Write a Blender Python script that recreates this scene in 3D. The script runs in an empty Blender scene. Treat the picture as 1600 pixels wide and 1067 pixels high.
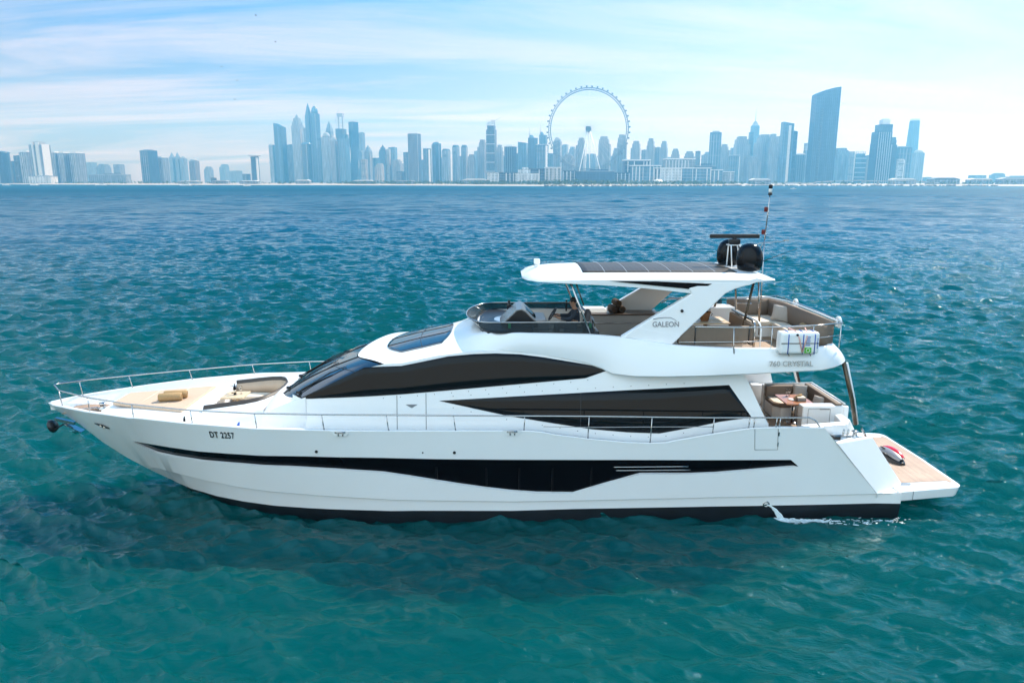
import bpy, bmesh, math, random
import numpy as np
from mathutils import Vector, Matrix

R = math.radians
scene = bpy.context.scene
# ------------------------------------------------------------------ camera
cam_d = bpy.data.cameras.new('camera')
cam = bpy.data.objects.new('camera', cam_d)
scene.collection.objects.link(cam)
cam_d.sensor_width = 36.0
cam_d.lens = 36.0 * 1150 / 1600
cam_d.clip_start = 0.1
cam_d.clip_end = 60000
cam.location = (0.0, -20.51, 8.61)
cam.rotation_euler = (R(90 - 12.241), 0, R(-1.0))
scene.camera = cam
# ------------------------------------------------------------------ sun and sky
SUN_EL, SUN_AZ = 44.0, 46.0          # azimuth measured from +Y towards +X
sd = Vector((math.cos(R(SUN_EL)) * math.sin(R(SUN_AZ)), math.cos(R(SUN_EL)) * math.cos(R(SUN_AZ)), math.sin(R(SUN_EL))))
sun_d = bpy.data.lights.new('sun', 'SUN')
sun_d.energy = 4.0
sun_d.angle = R(0.53)
sun_d.color = (1.0, 0.94, 0.84)
sun = bpy.data.objects.new('sun', sun_d)
scene.collection.objects.link(sun)
sun.rotation_euler = sd.to_track_quat('Z', 'Y').to_euler()

world = bpy.data.worlds.new('World')
scene.world = world
world.use_nodes = True
nt = world.node_tree
for n in list(nt.nodes):
    nt.nodes.remove(n)
def wn(t, **kw):
    n = nt.nodes.new(t)
    for k, v in kw.items():
        setattr(n, k, v)
    return n
out = wn('ShaderNodeOutputWorld')
bg = wn('ShaderNodeBackground')
bg.inputs[1].default_value = 0.105
sky = wn('ShaderNodeTexSky')
sky.sky_type = 'NISHITA'
sky.sun_disc = False
sky.sun_elevation = R(SUN_EL)
sky.sun_rotation = R(SUN_AZ)
sky.air_density = 1.0
sky.dust_density = 0.7
sky.ozone_density = 2.2
tc = wn('ShaderNodeTexCoord')
sep = wn('ShaderNodeSeparateXYZ')
nt.links.new(tc.outputs['Generated'], sep.inputs[0])
# cirrus: the view direction is carried up to a flat layer, then streaked noise
zz_ = wn('ShaderNodeMath', operation='MAXIMUM'); zz_.inputs[1].default_value = 0.02
nt.links.new(sep.outputs[2], zz_.inputs[0])
za = wn('ShaderNodeMath', operation='ADD'); za.inputs[1].default_value = 0.10
nt.links.new(zz_.outputs[0], za.inputs[0])
dx = wn('ShaderNodeMath', operation='DIVIDE'); dy = wn('ShaderNodeMath', operation='DIVIDE')
for i, d in ((0, dx), (1, dy)):
    nt.links.new(sep.outputs[i], d.inputs[0]); nt.links.new(za.outputs[0], d.inputs[1])
cmb = wn('ShaderNodeCombineXYZ')
nt.links.new(dx.outputs[0], cmb.inputs[0]); nt.links.new(dy.outputs[0], cmb.inputs[1])
mp = wn('ShaderNodeMapping')
mp.inputs['Rotation'].default_value = (0, 0, R(24))
mp.inputs['Scale'].default_value = (0.30, 1.25, 1.0)
mp.inputs['Location'].default_value = (2.3, 0.55, 0.0)
nt.links.new(cmb.outputs[0], mp.inputs[0])
n1 = wn('ShaderNodeTexNoise'); n1.inputs['Scale'].default_value = 1.0; n1.inputs['Detail'].default_value = 12; n1.inputs['Roughness'].default_value = 0.66; n1.inputs['Distortion'].default_value = 0.9
nt.links.new(mp.outputs[0], n1.inputs['Vector'])
r1 = wn('ShaderNodeValToRGB')
r1.color_ramp.elements[0].position = 0.40; r1.color_ramp.elements[0].color = (0, 0, 0, 1)
r1.color_ramp.elements[1].position = 0.70; r1.color_ramp.elements[1].color = (1, 1, 1, 1)
nt.links.new(n1.outputs[0], r1.inputs[0])
cm = wn('ShaderNodeMath', operation='MULTIPLY'); cm.inputs[1].default_value = 0.80
nt.links.new(r1.outputs[0], cm.inputs[0])
# the dome deepens to blue away from the horizon
el = wn('ShaderNodeMapRange'); el.inputs[1].default_value = 0.12; el.inputs[2].default_value = 0.30; el.inputs[3].default_value = 0.0; el.inputs[4].default_value = 1.0
nt.links.new(sep.outputs[2], el.inputs[0])
tcol = wn('ShaderNodeMixRGB'); tcol.inputs[1].default_value = (0.43, 0.48, 0.66, 1); tcol.inputs[2].default_value = (0.10, 0.58, 0.98, 1)
nt.links.new(el.outputs[0], tcol.inputs[0])
tint = wn('ShaderNodeMixRGB', blend_type='MULTIPLY'); tint.inputs[0].default_value = 1.0
nt.links.new(sky.outputs[0], tint.inputs[1]); nt.links.new(tcol.outputs[0], tint.inputs[2])
# thin white veil that thickens towards the sun
dt = wn('ShaderNodeVectorMath', operation='DOT_PRODUCT'); dt.inputs[1].default_value = tuple(sd)
nt.links.new(tc.outputs['Generated'], dt.inputs[0])
gl = wn('ShaderNodeMapRange'); gl.inputs[1].default_value = 0.42; gl.inputs[2].default_value = 0.80; gl.inputs[3].default_value = 0.0; gl.inputs[4].default_value = 0.34
gl.interpolation_type = 'SMOOTHSTEP'
nt.links.new(dt.outputs['Value'], gl.inputs[0])
veil = wn('ShaderNodeMixRGB'); veil.inputs[2].default_value = (5.0, 4.7, 5.1, 1)
lowsky = wn('ShaderNodeMapRange'); lowsky.inputs[1].default_value = 0.20; lowsky.inputs[2].default_value = 0.28; lowsky.inputs[3].default_value = 1.0; lowsky.inputs[4].default_value = 0.02
nt.links.new(sep.outputs[2], lowsky.inputs[0])
glm = wn('ShaderNodeMath', operation='MULTIPLY'); nt.links.new(gl.outputs[0], glm.inputs[0]); nt.links.new(lowsky.outputs[0], glm.inputs[1])
cmm = wn('ShaderNodeMath', operation='MULTIPLY'); nt.links.new(cm.outputs[0], cmm.inputs[0]); nt.links.new(lowsky.outputs[0], cmm.inputs[1])
nt.links.new(glm.outputs[0], veil.inputs[0]); nt.links.new(tint.outputs[0], veil.inputs[1])
mix = wn('ShaderNodeMixRGB'); mix.inputs[2].default_value = (5.0, 4.7, 5.1, 1)
nt.links.new(cmm.outputs[0], mix.inputs[0]); nt.links.new(veil.outputs[0], mix.inputs[1])
# unseen bright cloud added behind the viewer to light the shaded hull side
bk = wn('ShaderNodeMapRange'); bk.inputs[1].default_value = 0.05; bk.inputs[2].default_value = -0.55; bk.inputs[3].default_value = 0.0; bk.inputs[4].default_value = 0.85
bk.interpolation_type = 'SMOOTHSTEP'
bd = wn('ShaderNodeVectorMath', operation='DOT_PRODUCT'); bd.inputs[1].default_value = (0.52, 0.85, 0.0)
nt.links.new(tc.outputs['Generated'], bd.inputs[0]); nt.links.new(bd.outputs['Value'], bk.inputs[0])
sky_fill = wn('ShaderNodeMixRGB'); sky_fill.inputs[2].default_value = (8.6, 11.4, 13.6, 1)
nt.links.new(bk.outputs[0], sky_fill.inputs[0]); nt.links.new(mix.outputs[0], sky_fill.inputs[1])
# bright cloud patch added high on the left for the windshield to reflect
lf = wn('ShaderNodeVectorMath', operation='DOT_PRODUCT'); lf.inputs[1].default_value = (-0.60, 0.68, 0.42)
nt.links.new(tc.outputs['Generated'], lf.inputs[0])
lr_ = wn('ShaderNodeMapRange'); lr_.interpolation_type = 'SMOOTHSTEP'
lr_.inputs[1].default_value = 0.978; lr_.inputs[2].default_value = 0.996; lr_.inputs[3].default_value = 0.0; lr_.inputs[4].default_value = 0.4
nt.links.new(lf.outputs['Value'], lr_.inputs[0])
left_fill = wn('ShaderNodeMixRGB'); left_fill.inputs[2].default_value = (8.4, 9.0, 9.4, 1)
nt.links.new(lr_.outputs[0], left_fill.inputs[0]); nt.links.new(sky_fill.outputs[0], left_fill.inputs[1])
nt.links.new(left_fill.outputs[0], bg.inputs[0]); nt.links.new(bg.outputs[0], out.inputs[0])

scene.view_settings.view_transform = 'Standard'
scene.view_settings.look = 'None'
scene.view_settings.gamma = 1.0
scene.view_settings.exposure = 0.95
scene.cycles.max_bounces = 8
scene.cycles.volume_bounces = 0
scene.cycles.transmission_bounces = 6
scene.cycles.sample_clamp_indirect = 6
scene.cycles.sample_clamp_direct = 12
scene.cycles.use_denoising = True
scene.cycles.caustics_reflective = False
scene.cycles.caustics_refractive = False

rng = random.Random(7)
# ------------------------------------------------------------------ helpers
def link(o):
    scene.collection.objects.link(o)
    return o
def tag(o, label=None, cat=None, group=None, kind=None):
    if label: o['label'] = label
    if cat: o['category'] = cat
    if group: o['group'] = group
    if kind: o['kind'] = kind
    return o
def empty(name, loc=(0, 0, 0), label=None, cat=None, group=None, rz=0.0):
    o = bpy.data.objects.new(name, None)
    o.empty_display_size = 0.3
    o.location = loc
    o.rotation_euler = (0, 0, rz)
    link(o)
    return tag(o, label, cat, group)
def material(name, col, rough=0.5, metal=0.0, spec=0.5, coat=0.0, ior=1.45, trans=0.0, alpha=1.0):
    m = bpy.data.materials.new(name)
    m.use_nodes = True
    b = m.node_tree.nodes['Principled BSDF']
    b.inputs['Base Color'].default_value = (*col, 1)
    b.inputs['Roughness'].default_value = rough
    b.inputs['Metallic'].default_value = metal
    b.inputs['IOR'].default_value = ior
    b.inputs['Specular IOR Level'].default_value = spec
    b.inputs['Coat Weight'].default_value = coat
    b.inputs['Coat Roughness'].default_value = 0.04
    b.inputs['Transmission Weight'].default_value = trans
    b.inputs['Alpha'].default_value = alpha
    return m
def vary(m, scale, amount, bump=0.0, bscale=None, stretch=(1, 1, 1), rough=0.0, detail=4):
    """break a flat colour with noise, and optionally its roughness and surface"""
    t = m.node_tree; b = t.nodes['Principled BSDF']
    tcn = t.nodes.new('ShaderNodeTexCoord'); mpn = t.nodes.new('ShaderNodeMapping')
    mpn.inputs['Scale'].default_value = stretch
    t.links.new(tcn.outputs['Object'], mpn.inputs[0])
    nz = t.nodes.new('ShaderNodeTexNoise'); nz.inputs['Scale'].default_value = scale; nz.inputs['Detail'].default_value = detail
    t.links.new(mpn.outputs[0], nz.inputs['Vector'])
    c = b.inputs['Base Color'].default_value[:]
    mx = t.nodes.new('ShaderNodeMixRGB')
    mx.inputs[1].default_value = (*[v * (1 - amount) for v in c[:3]], 1)
    mx.inputs[2].default_value = (*[min(1, v * (1 + amount)) for v in c[:3]], 1)
    t.links.new(nz.outputs[0], mx.inputs[0]); t.links.new(mx.outputs[0], b.inputs['Base Color'])
    if rough:
        r0 = b.inputs['Roughness'].default_value
        mr = t.nodes.new('ShaderNodeMapRange')
        mr.inputs[3].default_value = max(0, r0 - rough); mr.inputs[4].default_value = r0 + rough
        t.links.new(nz.outputs[0], mr.inputs[0]); t.links.new(mr.outputs[0], b.inputs['Roughness'])
    if bump:
        n2 = t.nodes.new('ShaderNodeTexNoise'); n2.inputs['Scale'].default_value = bscale or scale * 4; n2.inputs['Detail'].default_value = 3
        t.links.new(mpn.outputs[0], n2.inputs['Vector'])
        bp = t.nodes.new('ShaderNodeBump'); bp.inputs['Strength'].default_value = bump; bp.inputs['Distance'].default_value = 0.02
        t.links.new(n2.outputs[0], bp.inputs['Height']); t.links.new(bp.outputs[0], b.inputs['Normal'])
    return m
def new_mesh(name, verts, faces, mat, parent=None, smooth=False, label=None):
    me = bpy.data.meshes.new(name)
    me.from_pydata([tuple(map(float, v)) for v in verts], [], faces)
    me.update()
    o = bpy.data.objects.new(name, me)
    link(o)
    for mm in (mat if isinstance(mat, (list, tuple)) else [mat]):
        me.materials.append(mm)
    if smooth:
        me.polygons.foreach_set('use_smooth', [True] * len(me.polygons))
    if parent is not None: o.parent = parent
    if label: o['label'] = label
    return o
class MB:
    """collects shapes into one mesh"""
    def __init__(s): s.bm = bmesh.new()
    def box(s, c, size, rot=None, bev=0.0, mi=0):
        g = bmesh.ops.create_cube(s.bm, size=1.0)
        vs = g['verts']
        M = Matrix.Translation(c) @ (rot.to_4x4() if rot is not None else Matrix.Identity(4)) @ Matrix.Diagonal((*size, 1))
        bmesh.ops.transform(s.bm, matrix=M, verts=vs)
        fs = list({f for v in vs for f in v.link_faces})
        for f in fs: f.material_index = mi
        if bev:
            es = list({e for v in vs for e in v.link_edges})
            r = bmesh.ops.bevel(s.bm, geom=es + vs, offset=bev, segments=3, profile=0.6, affect='EDGES')
            for f in r['faces']: f.material_index = mi; f.smooth = True
        return s
    def tube(s, pts, r, n=8, mi=0, cap=True, r2=None):
        pts = [Vector(p) for p in pts]
        rings = []; up = Vector((0, 0, 1)); prev = None
        for i, p in enumerate(pts):
            d = (pts[min(i + 1, len(pts) - 1)] - pts[max(i - 1, 0)]).normalized()
            if prev is None:
                a = d.cross(up)
                if a.length < 1e-4: a = d.cross(Vector((1, 0, 0)))
                a.normalize()
            else:
                a = (prev - d * prev.dot(d)).normalized()
            prev = a
            b = d.cross(a)
            rr = r if r2 is None else r + (r2 - r) * i / max(1, len(pts) - 1)
            rings.append([s.bm.verts.new(p + (a * math.cos(2 * math.pi * k / n) + b * math.sin(2 * math.pi * k / n)) * rr) for k in range(n)])
        for A, B in zip(rings, rings[1:]):
            for k in range(n):
                f = s.bm.faces.new((A[k], A[(k + 1) % n], B[(k + 1) % n], B[k])); f.smooth = True; f.material_index = mi
        if cap:
            for g, rev in ((rings[0], True), (rings[-1], False)):
                f = s.bm.faces.new(g[::-1] if rev else g); f.material_index = mi
        return s
    def lathe(s, prof, c=(0, 0, 0), n=20, mi=0, M=None):
        """prof: (radius, z) pairs"""
        rings = []
        for r, z in prof:
            ring = []
            for k in range(n):
                a = 2 * math.pi * k / n
                v = Vector((max(r, 1e-4) * math.cos(a), max(r, 1e-4) * math.sin(a), z))
                if M is not None: v = M @ v
                ring.append(s.bm.verts.new(v + Vector(c)))
            rings.append(ring)
        for A, B in zip(rings, rings[1:]):
            for k in range(n):
                f = s.bm.faces.new((A[k], A[(k + 1) % n], B[(k + 1) % n], B[k])); f.smooth = True; f.material_index = mi
        f = s.bm.faces.new(rings[0][::-1]); f.material_index = mi
        f = s.bm.faces.new(rings[-1]); f.material_index = mi
        return s
    def prism(s, poly, z0, z1, mi=0, M=None, top=None):
        """poly: (x, y) outline, extruded from z0 to z1 (top: another outline at z1)"""
        top = top or poly
        lo = [Vector((x, y, z0)) for x, y in poly]; hi = [Vector((x, y, z1)) for x, y in top]
        if M is not None: lo = [M @ v for v in lo]; hi = [M @ v for v in hi]
        a = [s.bm.verts.new(v) for v in lo]; b = [s.bm.verts.new(v) for v in hi]
        n = len(poly)
        for k in range(n):
            f = s.bm.faces.new((a[k], a[(k + 1) % n], b[(k + 1) % n], b[k])); f.material_index = mi
        f = s.bm.faces.new(a[::-1]); f.material_index = mi
        f = s.bm.faces.new(b); f.material_index = mi
        return s
    def grid(s, P, mi=0, smooth=True, flip=False):
        """P: rows of points"""
        V = [[s.bm.verts.new(Vector(p)) for p in row] for row in P]
        for A, B in zip(V, V[1:]):
            for k in range(len(A) - 1):
                q = (A[k], A[k + 1], B[k + 1], B[k])
                if flip: q = q[::-1]
                f = s.bm.faces.new(q); f.smooth = smooth; f.material_index = mi
        return s
    def face(s, pts, mi=0):
        f = s.bm.faces.new([s.bm.verts.new(Vector(p)) for p in pts]); f.material_index = mi
        return s
    def build(s, name, mat, parent=None, label=None, bevel=0.0, merge=0.0, solid=0.0, loc=None, recalc=True):
        if merge: bmesh.ops.remove_doubles(s.bm, verts=s.bm.verts, dist=merge)
        if recalc: bmesh.ops.recalc_face_normals(s.bm, faces=s.bm.faces)
        me = bpy.data.meshes.new(name); s.bm.to_mesh(me); s.bm.free()
        o = bpy.data.objects.new(name, me); link(o)
        for mm in (mat if isinstance(mat, (list, tuple)) else [mat]): me.materials.append(mm)
        if loc is not None: o.location = loc
        if bevel:
            md = o.modifiers.new('bevel', 'BEVEL'); md.width = bevel; md.segments = 2; md.limit_method = 'ANGLE'; md.angle_limit = R(40)
        if solid:
            md = o.modifiers.new('solid', 'SOLIDIFY'); md.thickness = solid; md.offset = -1
        if parent is not None: o.parent = parent
        if label: o['label'] = label
        return o
def interp(x, xs, ys):
    return float(np.interp(x, xs, ys))
# ================================================================== water
def water_mat():
    m = bpy.data.materials.new('sea_water'); m.use_nodes = True
    t = m.node_tree; b = t.nodes['Principled BSDF']
    b.subsurface_method = 'BURLEY'; b.inputs['Specular Tint'].default_value = (0.30, 0.78, 1.0, 1); b.inputs['Subsurface Weight'].default_value = 0.75; b.inputs['Subsurface Radius'].default_value = (0.6, 1.0, 1.0); b.inputs['Subsurface Scale'].default_value = 6.0
    b.inputs['IOR'].default_value = 1.333
    b.inputs['Specular IOR Level'].default_value = 0.5
    geo = t.nodes.new('ShaderNodeNewGeometry')
    # slow patches of greener and bluer water
    nz = t.nodes.new('ShaderNodeTexNoise'); nz.inputs['Scale'].default_value = 0.045; nz.inputs['Detail'].default_value = 4
    t.links.new(geo.outputs['Position'], nz.inputs['Vector'])
    mx = t.nodes.new('ShaderNodeMixRGB')
    mx.inputs[1].default_value = (0.000, 0.042, 0.047, 1); mx.inputs[2].default_value = (0.000, 0.058, 0.055, 1)
    t.links.new(nz.outputs[0], mx.inputs[0]); # bluer away from the boat: reflected sky blue put into the base colour
    ln = t.nodes.new('ShaderNodeVectorMath'); ln.operation = 'LENGTH'
    t.links.new(geo.outputs['Position'], ln.inputs[0])
    dp = t.nodes.new('ShaderNodeMapRange'); dp.inputs[1].default_value = 18; dp.inputs[2].default_value = 140; dp.inputs[3].default_value = 0; dp.inputs[4].default_value = 1
    t.links.new(ln.outputs['Value'], dp.inputs[0])
    mb_ = t.nodes.new('ShaderNodeMixRGB'); mb_.inputs[2].default_value = (0.0, 0.056, 0.100, 1)
    t.links.new(dp.outputs[0], mb_.inputs[0]); t.links.new(mx.outputs[0], mb_.inputs[1]); t.links.new(mb_.outputs[0], b.inputs['Base Color'])
    sl = t.nodes.new('ShaderNodeMapRange'); sl.inputs[1].default_value = 14; sl.inputs[2].default_value = 230; sl.inputs[3].default_value = 1.33; sl.inputs[4].default_value = 1.10
    t.links.new(ln.outputs['Value'], sl.inputs[0]); t.links.new(sl.outputs[0], b.inputs['IOR'])
    # unresolved ripples: the farther from the boat, the rougher the sheet
    rg = t.nodes.new('ShaderNodeMapRange'); rg.inputs[1].default_value = 30; rg.inputs[2].default_value = 800; rg.inputs[3].default_value = 0.03; rg.inputs[4].default_value = 0.45
    t.links.new(ln.outputs['Value'], rg.inputs[0]); t.links.new(rg.outputs[0], b.inputs['Roughness'])
    # ripples
    mp = t.nodes.new('ShaderNodeMapping'); mp.inputs['Rotation'].default_value = (0, 0, R(12)); mp.inputs['Scale'].default_value = (0.60, 1.3, 1)
    t.links.new(geo.outputs['Position'], mp.inputs[0])
    a = t.nodes.new('ShaderNodeTexNoise'); a.inputs['Scale'].default_value = 2.4; a.inputs['Detail'].default_value = 6; a.inputs['Roughness'].default_value = 0.6; a.inputs['Distortion'].default_value = 0.6
    t.links.new(mp.outputs[0], a.inputs['Vector'])
    c = t.nodes.new('ShaderNodeTexNoise'); c.inputs['Scale'].default_value = 0.42; c.inputs['Detail'].default_value = 3
    t.links.new(mp.outputs[0], c.inputs['Vector'])
    b1 = t.nodes.new('ShaderNodeBump'); b1.inputs['Strength'].default_value = 0.55; b1.inputs['Distance'].default_value = 0.16
    b2 = t.nodes.new('ShaderNodeBump'); b2.inputs['Strength'].default_value = 0.5; b2.inputs['Distance'].default_value = 0.5
    t.links.new(a.outputs[0], b1.inputs['Height']); t.links.new(c.outputs[0], b2.inputs['Height'])
    f_ = t.nodes.new('ShaderNodeTexNoise'); f_.inputs['Scale'].default_value = 7.5; f_.inputs['Detail'].default_value = 3
    t.links.new(mp.outputs[0], f_.inputs['Vector'])
    b3 = t.nodes.new('ShaderNodeBump'); b3.inputs['Strength'].default_value = 0.3; b3.inputs['Distance'].default_value = 0.04
    t.links.new(f_.outputs[0], b3.inputs['Height'])
    t.links.new(b2.outputs[0], b1.inputs['Normal']); t.links.new(b1.outputs[0], b3.inputs['Normal']); t.links.new(b3.outputs[0], b.inputs['Normal'])
    return m
def build_water():
    rs = np.random.RandomState(11)
    cx, cy = 0.0, -20.5
    # rings around the middle of the near water, denser near by
    nr = 1000
    r = np.concatenate(([0.0], np.geomspace(2.5, 11, 120)[:-1], np.geomspace(11, 600, 1120)[:-1], np.geomspace(600, 5400, 160)))
    az = np.concatenate((np.linspace(-55, 55, 860), np.linspace(55, 305, 90)[1:-1]))
    na = len(az)
    A = np.radians(az)
    Rr, AA = np.meshgrid(r, A, indexing='ij')
    X = cx + Rr * np.sin(AA); Y = cy + Rr * np.cos(AA)
    dr = np.gradient(r)[:, None] * np.ones_like(X)
    fine = ((az > -55.1) & (az < 55.1))[None, :]
    spacing = np.where(fine, dr, np.maximum(dr, Rr * R(2.9)))
    # lee of the boat: calmer water on its shaded side
    lee = np.exp(-((X - 1.0) / 9.5) ** 4) * np.clip((-Y - 2.0) / 1.5, 0, 1) * np.clip((Y + 26) / 8, 0, 1)
    Z = np.zeros_like(X); DX = np.zeros_like(X); DY = np.zeros_like(X)
    n = 190
    lam = 0.26 * (6.5 / 0.26) ** rs.rand(n)
    th = R(-102) + rs.randn(n) * R(29)
    ph = rs.rand(n) * 2 * math.pi
    keep = r < 700
    for l, a_, p in zip(lam, th, ph):
        k = 2 * math.pi / l
        amp = 0.0142 * l ** 0.86 * math.exp(-(l / 2.5) ** 2) * (0.6 + 0.8 * rs.rand())
        att = np.clip((l / spacing - 2.2) / 2.0, 0, 1)
        if l < 3.0: att = att * (1 - 0.40 * lee)
        else: att = att * (1 - 0.15 * lee)
        if att.max() <= 0: continue
        ar = k * (X * math.cos(a_) + Y * math.sin(a_)) + p
        s_, c_ = np.sin(ar), np.cos(ar)
        Z += att * amp * s_
        q = 0.75
        DX += att * amp * q * math.cos(a_) * c_; DY += att * amp * q * math.sin(a_) * c_
    # a long low swell that still shows far out
    for k_ in range(46):
        l = 7.0 * (34.0 / 7.0) ** rs.rand(); a_ = R(-100) + rs.randn() * R(30); p = rs.rand() * 2 * math.pi
        k = 2 * math.pi / l
        att = np.clip((l / spacing - 2.2) / 2.0, 0, 1) * np.clip((Rr - 40) / 120, 0.10, 1)
        Z += att * 0.0030 * l ** 0.9 * np.sin(k * (X * math.cos(a_) + Y * math.sin(a_)) + p)
    Z -= 0.05
    X = X + DX; Y = Y + DY
    V = np.stack((X, Y, Z), -1).reshape(-1, 3).astype(np.float32)
    N = len(r)
    i = np.arange(N - 1)[:, None]; j = np.arange(na)[None, :]
    j2 = (j + 1) % na
    F = np.stack((i * na + j, (i + 1) * na + j, (i + 1) * na + j2, i * na + j2), -1).reshape(-1, 4)[:, ::-1]
    me = bpy.data.meshes.new('water')
    me.vertices.add(len(V)); me.vertices.foreach_set('co', V.ravel())
    me.loops.add(F.size); me.loops.foreach_set('vertex_index', F.ravel().astype(np.int32))
    me.polygons.add(len(F)); me.polygons.foreach_set('loop_start', np.arange(0, F.size, 4, dtype=np.int32))
    me.polygons.foreach_set('loop_total', np.full(len(F), 4, dtype=np.int32))
    me.polygons.foreach_set('use_smooth', np.ones(len(F), dtype=bool))
    me.update(calc_edges=True)
    o = link(bpy.data.objects.new('water', me)); me.materials.append(water_mat())
    o['kind'] = 'structure'
    return o
build_water()

# ================================================================== land
M_sand = vary(material('sand', (0.36, 0.34, 0.31), 0.9), 0.02, 0.15)
M_land = vary(material('city_ground', (0.30, 0.29, 0.27), 0.9), 0.01, 0.25)
SHORE = [(-5300, 2900), (-3400, 2650), (-2377, 2600), (-1717, 2560), (-1250, 2240), (-1021, 2050), (-740, 1960), (-448, 1871), (-200, 1720), (-26, 1573), (142, 1390), (278, 1430),
         (420, 1520), (570, 1563), (841, 1558), (1004, 1450), (1410, 1434), (2500, 1500), (5300, 1700)]
mb = MB()
rows = []
for k, (dy, z) in enumerate(((-14, -1.2), (0, 0.4), (35, 1.3), (80, 2.0))):
    rows.append([(x, y + dy, z) for x, y in SHORE])
mb.grid(rows, smooth=False)
mb.build('beach', M_sand).__setitem__('kind', 'structure')
mb = MB()
rows = [[(x, y + 80.0, 2.0) for x, y in SHORE], [(x, max(y + 130, 2200), 2.6) for x, y in SHORE], [(x, 5300, 3.0) for x, y in SHORE]]
mb.grid(rows, smooth=False)
mb.build('city_ground', M_land).__setitem__('kind', 'structure')

# ================================================================== skyline
def facade(name, wall, glass, bay=7.0, floor=4.2, frac=0.35, rough=0.25, vertical=True):
    """wall and window grid running over the tower's own coordinates"""
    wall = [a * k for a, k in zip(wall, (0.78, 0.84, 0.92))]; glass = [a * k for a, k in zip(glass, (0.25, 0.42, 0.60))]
    m = bpy.data.materials.new(name); m.use_nodes = True
    t = m.node_tree; b = t.nodes['Principled BSDF']
    tcn = t.nodes.new('ShaderNodeTexCoord'); sp = t.nodes.new('ShaderNodeSeparateXYZ')
    t.links.new(tcn.outputs['Object'], sp.inputs[0])
    ad = t.nodes.new('ShaderNodeMath'); ad.operation = 'ADD'
    t.links.new(sp.outputs[0], ad.inputs[0]); t.links.new(sp.outputs[1], ad.inputs[1])
    cb = t.nodes.new('ShaderNodeCombineXYZ')
    t.links.new(ad.outputs[0], cb.inputs[0]); t.links.new(sp.outputs[2], cb.inputs[1])
    br = t.nodes.new('ShaderNodeTexBrick')
    br.offset = 0.0; br.squash = 1.0
    br.inputs['Scale'].default_value = 1.0
    br.inputs['Brick Width'].default_value = bay; br.inputs['Row Height'].default_value = floor
    br.inputs['Mortar Size'].default_value = frac * floor * 0.5
    br.inputs['Mortar Smooth'].default_value = 0.1
    br.inputs['Color1'].default_value = (*glass, 1); br.inputs['Color2'].default_value = (*[g * 0.7 for g in glass], 1)
    br.inputs['Mortar'].default_value = (*wall, 1)
    t.links.new(cb.outputs[0], br.inputs['Vector'])
    # broad bands: plant floors and balconies that change the tone down the tower
    nz = t.nodes.new('ShaderNodeTexNoise'); nz.inputs['Scale'].default_value = 0.05; nz.inputs['Detail'].default_value = 3
    mp = t.nodes.new('ShaderNodeMapping'); mp.inputs['Scale'].default_value = (2.2, 0.4, 1) if vertical else (0.2, 2.0, 1)
    t.links.new(cb.outputs[0], mp.inputs[0]); t.links.new(mp.outputs[0], nz.inputs['Vector'])
    mr = t.nodes.new('ShaderNodeMapRange'); mr.inputs[1].default_value = 0.3; mr.inputs[2].default_value = 0.7; mr.inputs[3].default_value = 0.62; mr.inputs[4].default_value = 1.25
    t.links.new(nz.outputs[0], mr.inputs[0])
    mu = t.nodes.new('ShaderNodeMixRGB'); mu.blend_type = 'MULTIPLY'; mu.inputs[0].default_value = 1.0
    t.links.new(br.outputs['Color'], mu.inputs[1]); t.links.new(mr.outputs[0], mu.inputs[2])
    t.links.new(mu.outputs[0], b.inputs['Base Color'])
    b.inputs['Roughness'].default_value = rough
    return m
FM = {
 'blue': facade('facade_blue_glass', (0.08, 0.14, 0.20), (0.03, 0.07, 0.12), 6, 4.0),
 'deep': facade('facade_deep_glass', (0.05, 0.09, 0.14), (0.015, 0.04, 0.08), 9, 4.5),
 'dark': facade('facade_dark', (0.10, 0.12, 0.14), (0.02, 0.035, 0.05), 8, 5.0),
 'glass': facade('facade_light_glass', (0.20, 0.32, 0.40), (0.08, 0.17, 0.24), 9, 4.0, 0.3),
 'pale': facade('facade_pale', (0.38, 0.40, 0.41), (0.10, 0.14, 0.18), 8, 4.0, 0.55),
 'white': facade('facade_white', (0.80, 0.79, 0.76), (0.25, 0.30, 0.34), 9, 4.0, 0.7),
 'grey': facade('facade_grey', (0.36, 0.37, 0.38), (0.10, 0.13, 0.16), 8, 4.0, 0.5),
 'beige': facade('facade_beige', (0.30, 0.27, 0.25), (0.08, 0.10, 0.13), 8, 4.0, 0.6),
 'sand': facade('facade_sand', (0.46, 0.40, 0.34), (0.12, 0.14, 0.16), 8, 4.5, 0.6),
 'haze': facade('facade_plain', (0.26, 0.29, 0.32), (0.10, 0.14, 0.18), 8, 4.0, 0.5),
}
M_conc = vary(material('pale_concrete', (0.30, 0.32, 0.34), 0.8), 0.05, 0.15)
M_white_far = material('white_cladding', (0.58, 0.59, 0.60), 0.5)
M_dark_far = material('dark_cladding', (0.07, 0.09, 0.11), 0.4)
M_steel_far = material('painted_steel', (0.55, 0.57, 0.60), 0.4)
def rect(w, d, cx=0, cy=0):
    return [(cx - w / 2, cy - d / 2), (cx + w / 2, cy - d / 2), (cx + w / 2, cy + d / 2), (cx - w / 2, cy + d / 2)]
def ngon(r, n=16, ry=None, cx=0, cy=0):
    return [(cx + r * math.cos(2 * math.pi * k / n), cy + (ry or r) * math.sin(2 * math.pi * k / n)) for k in range(n)]
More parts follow.
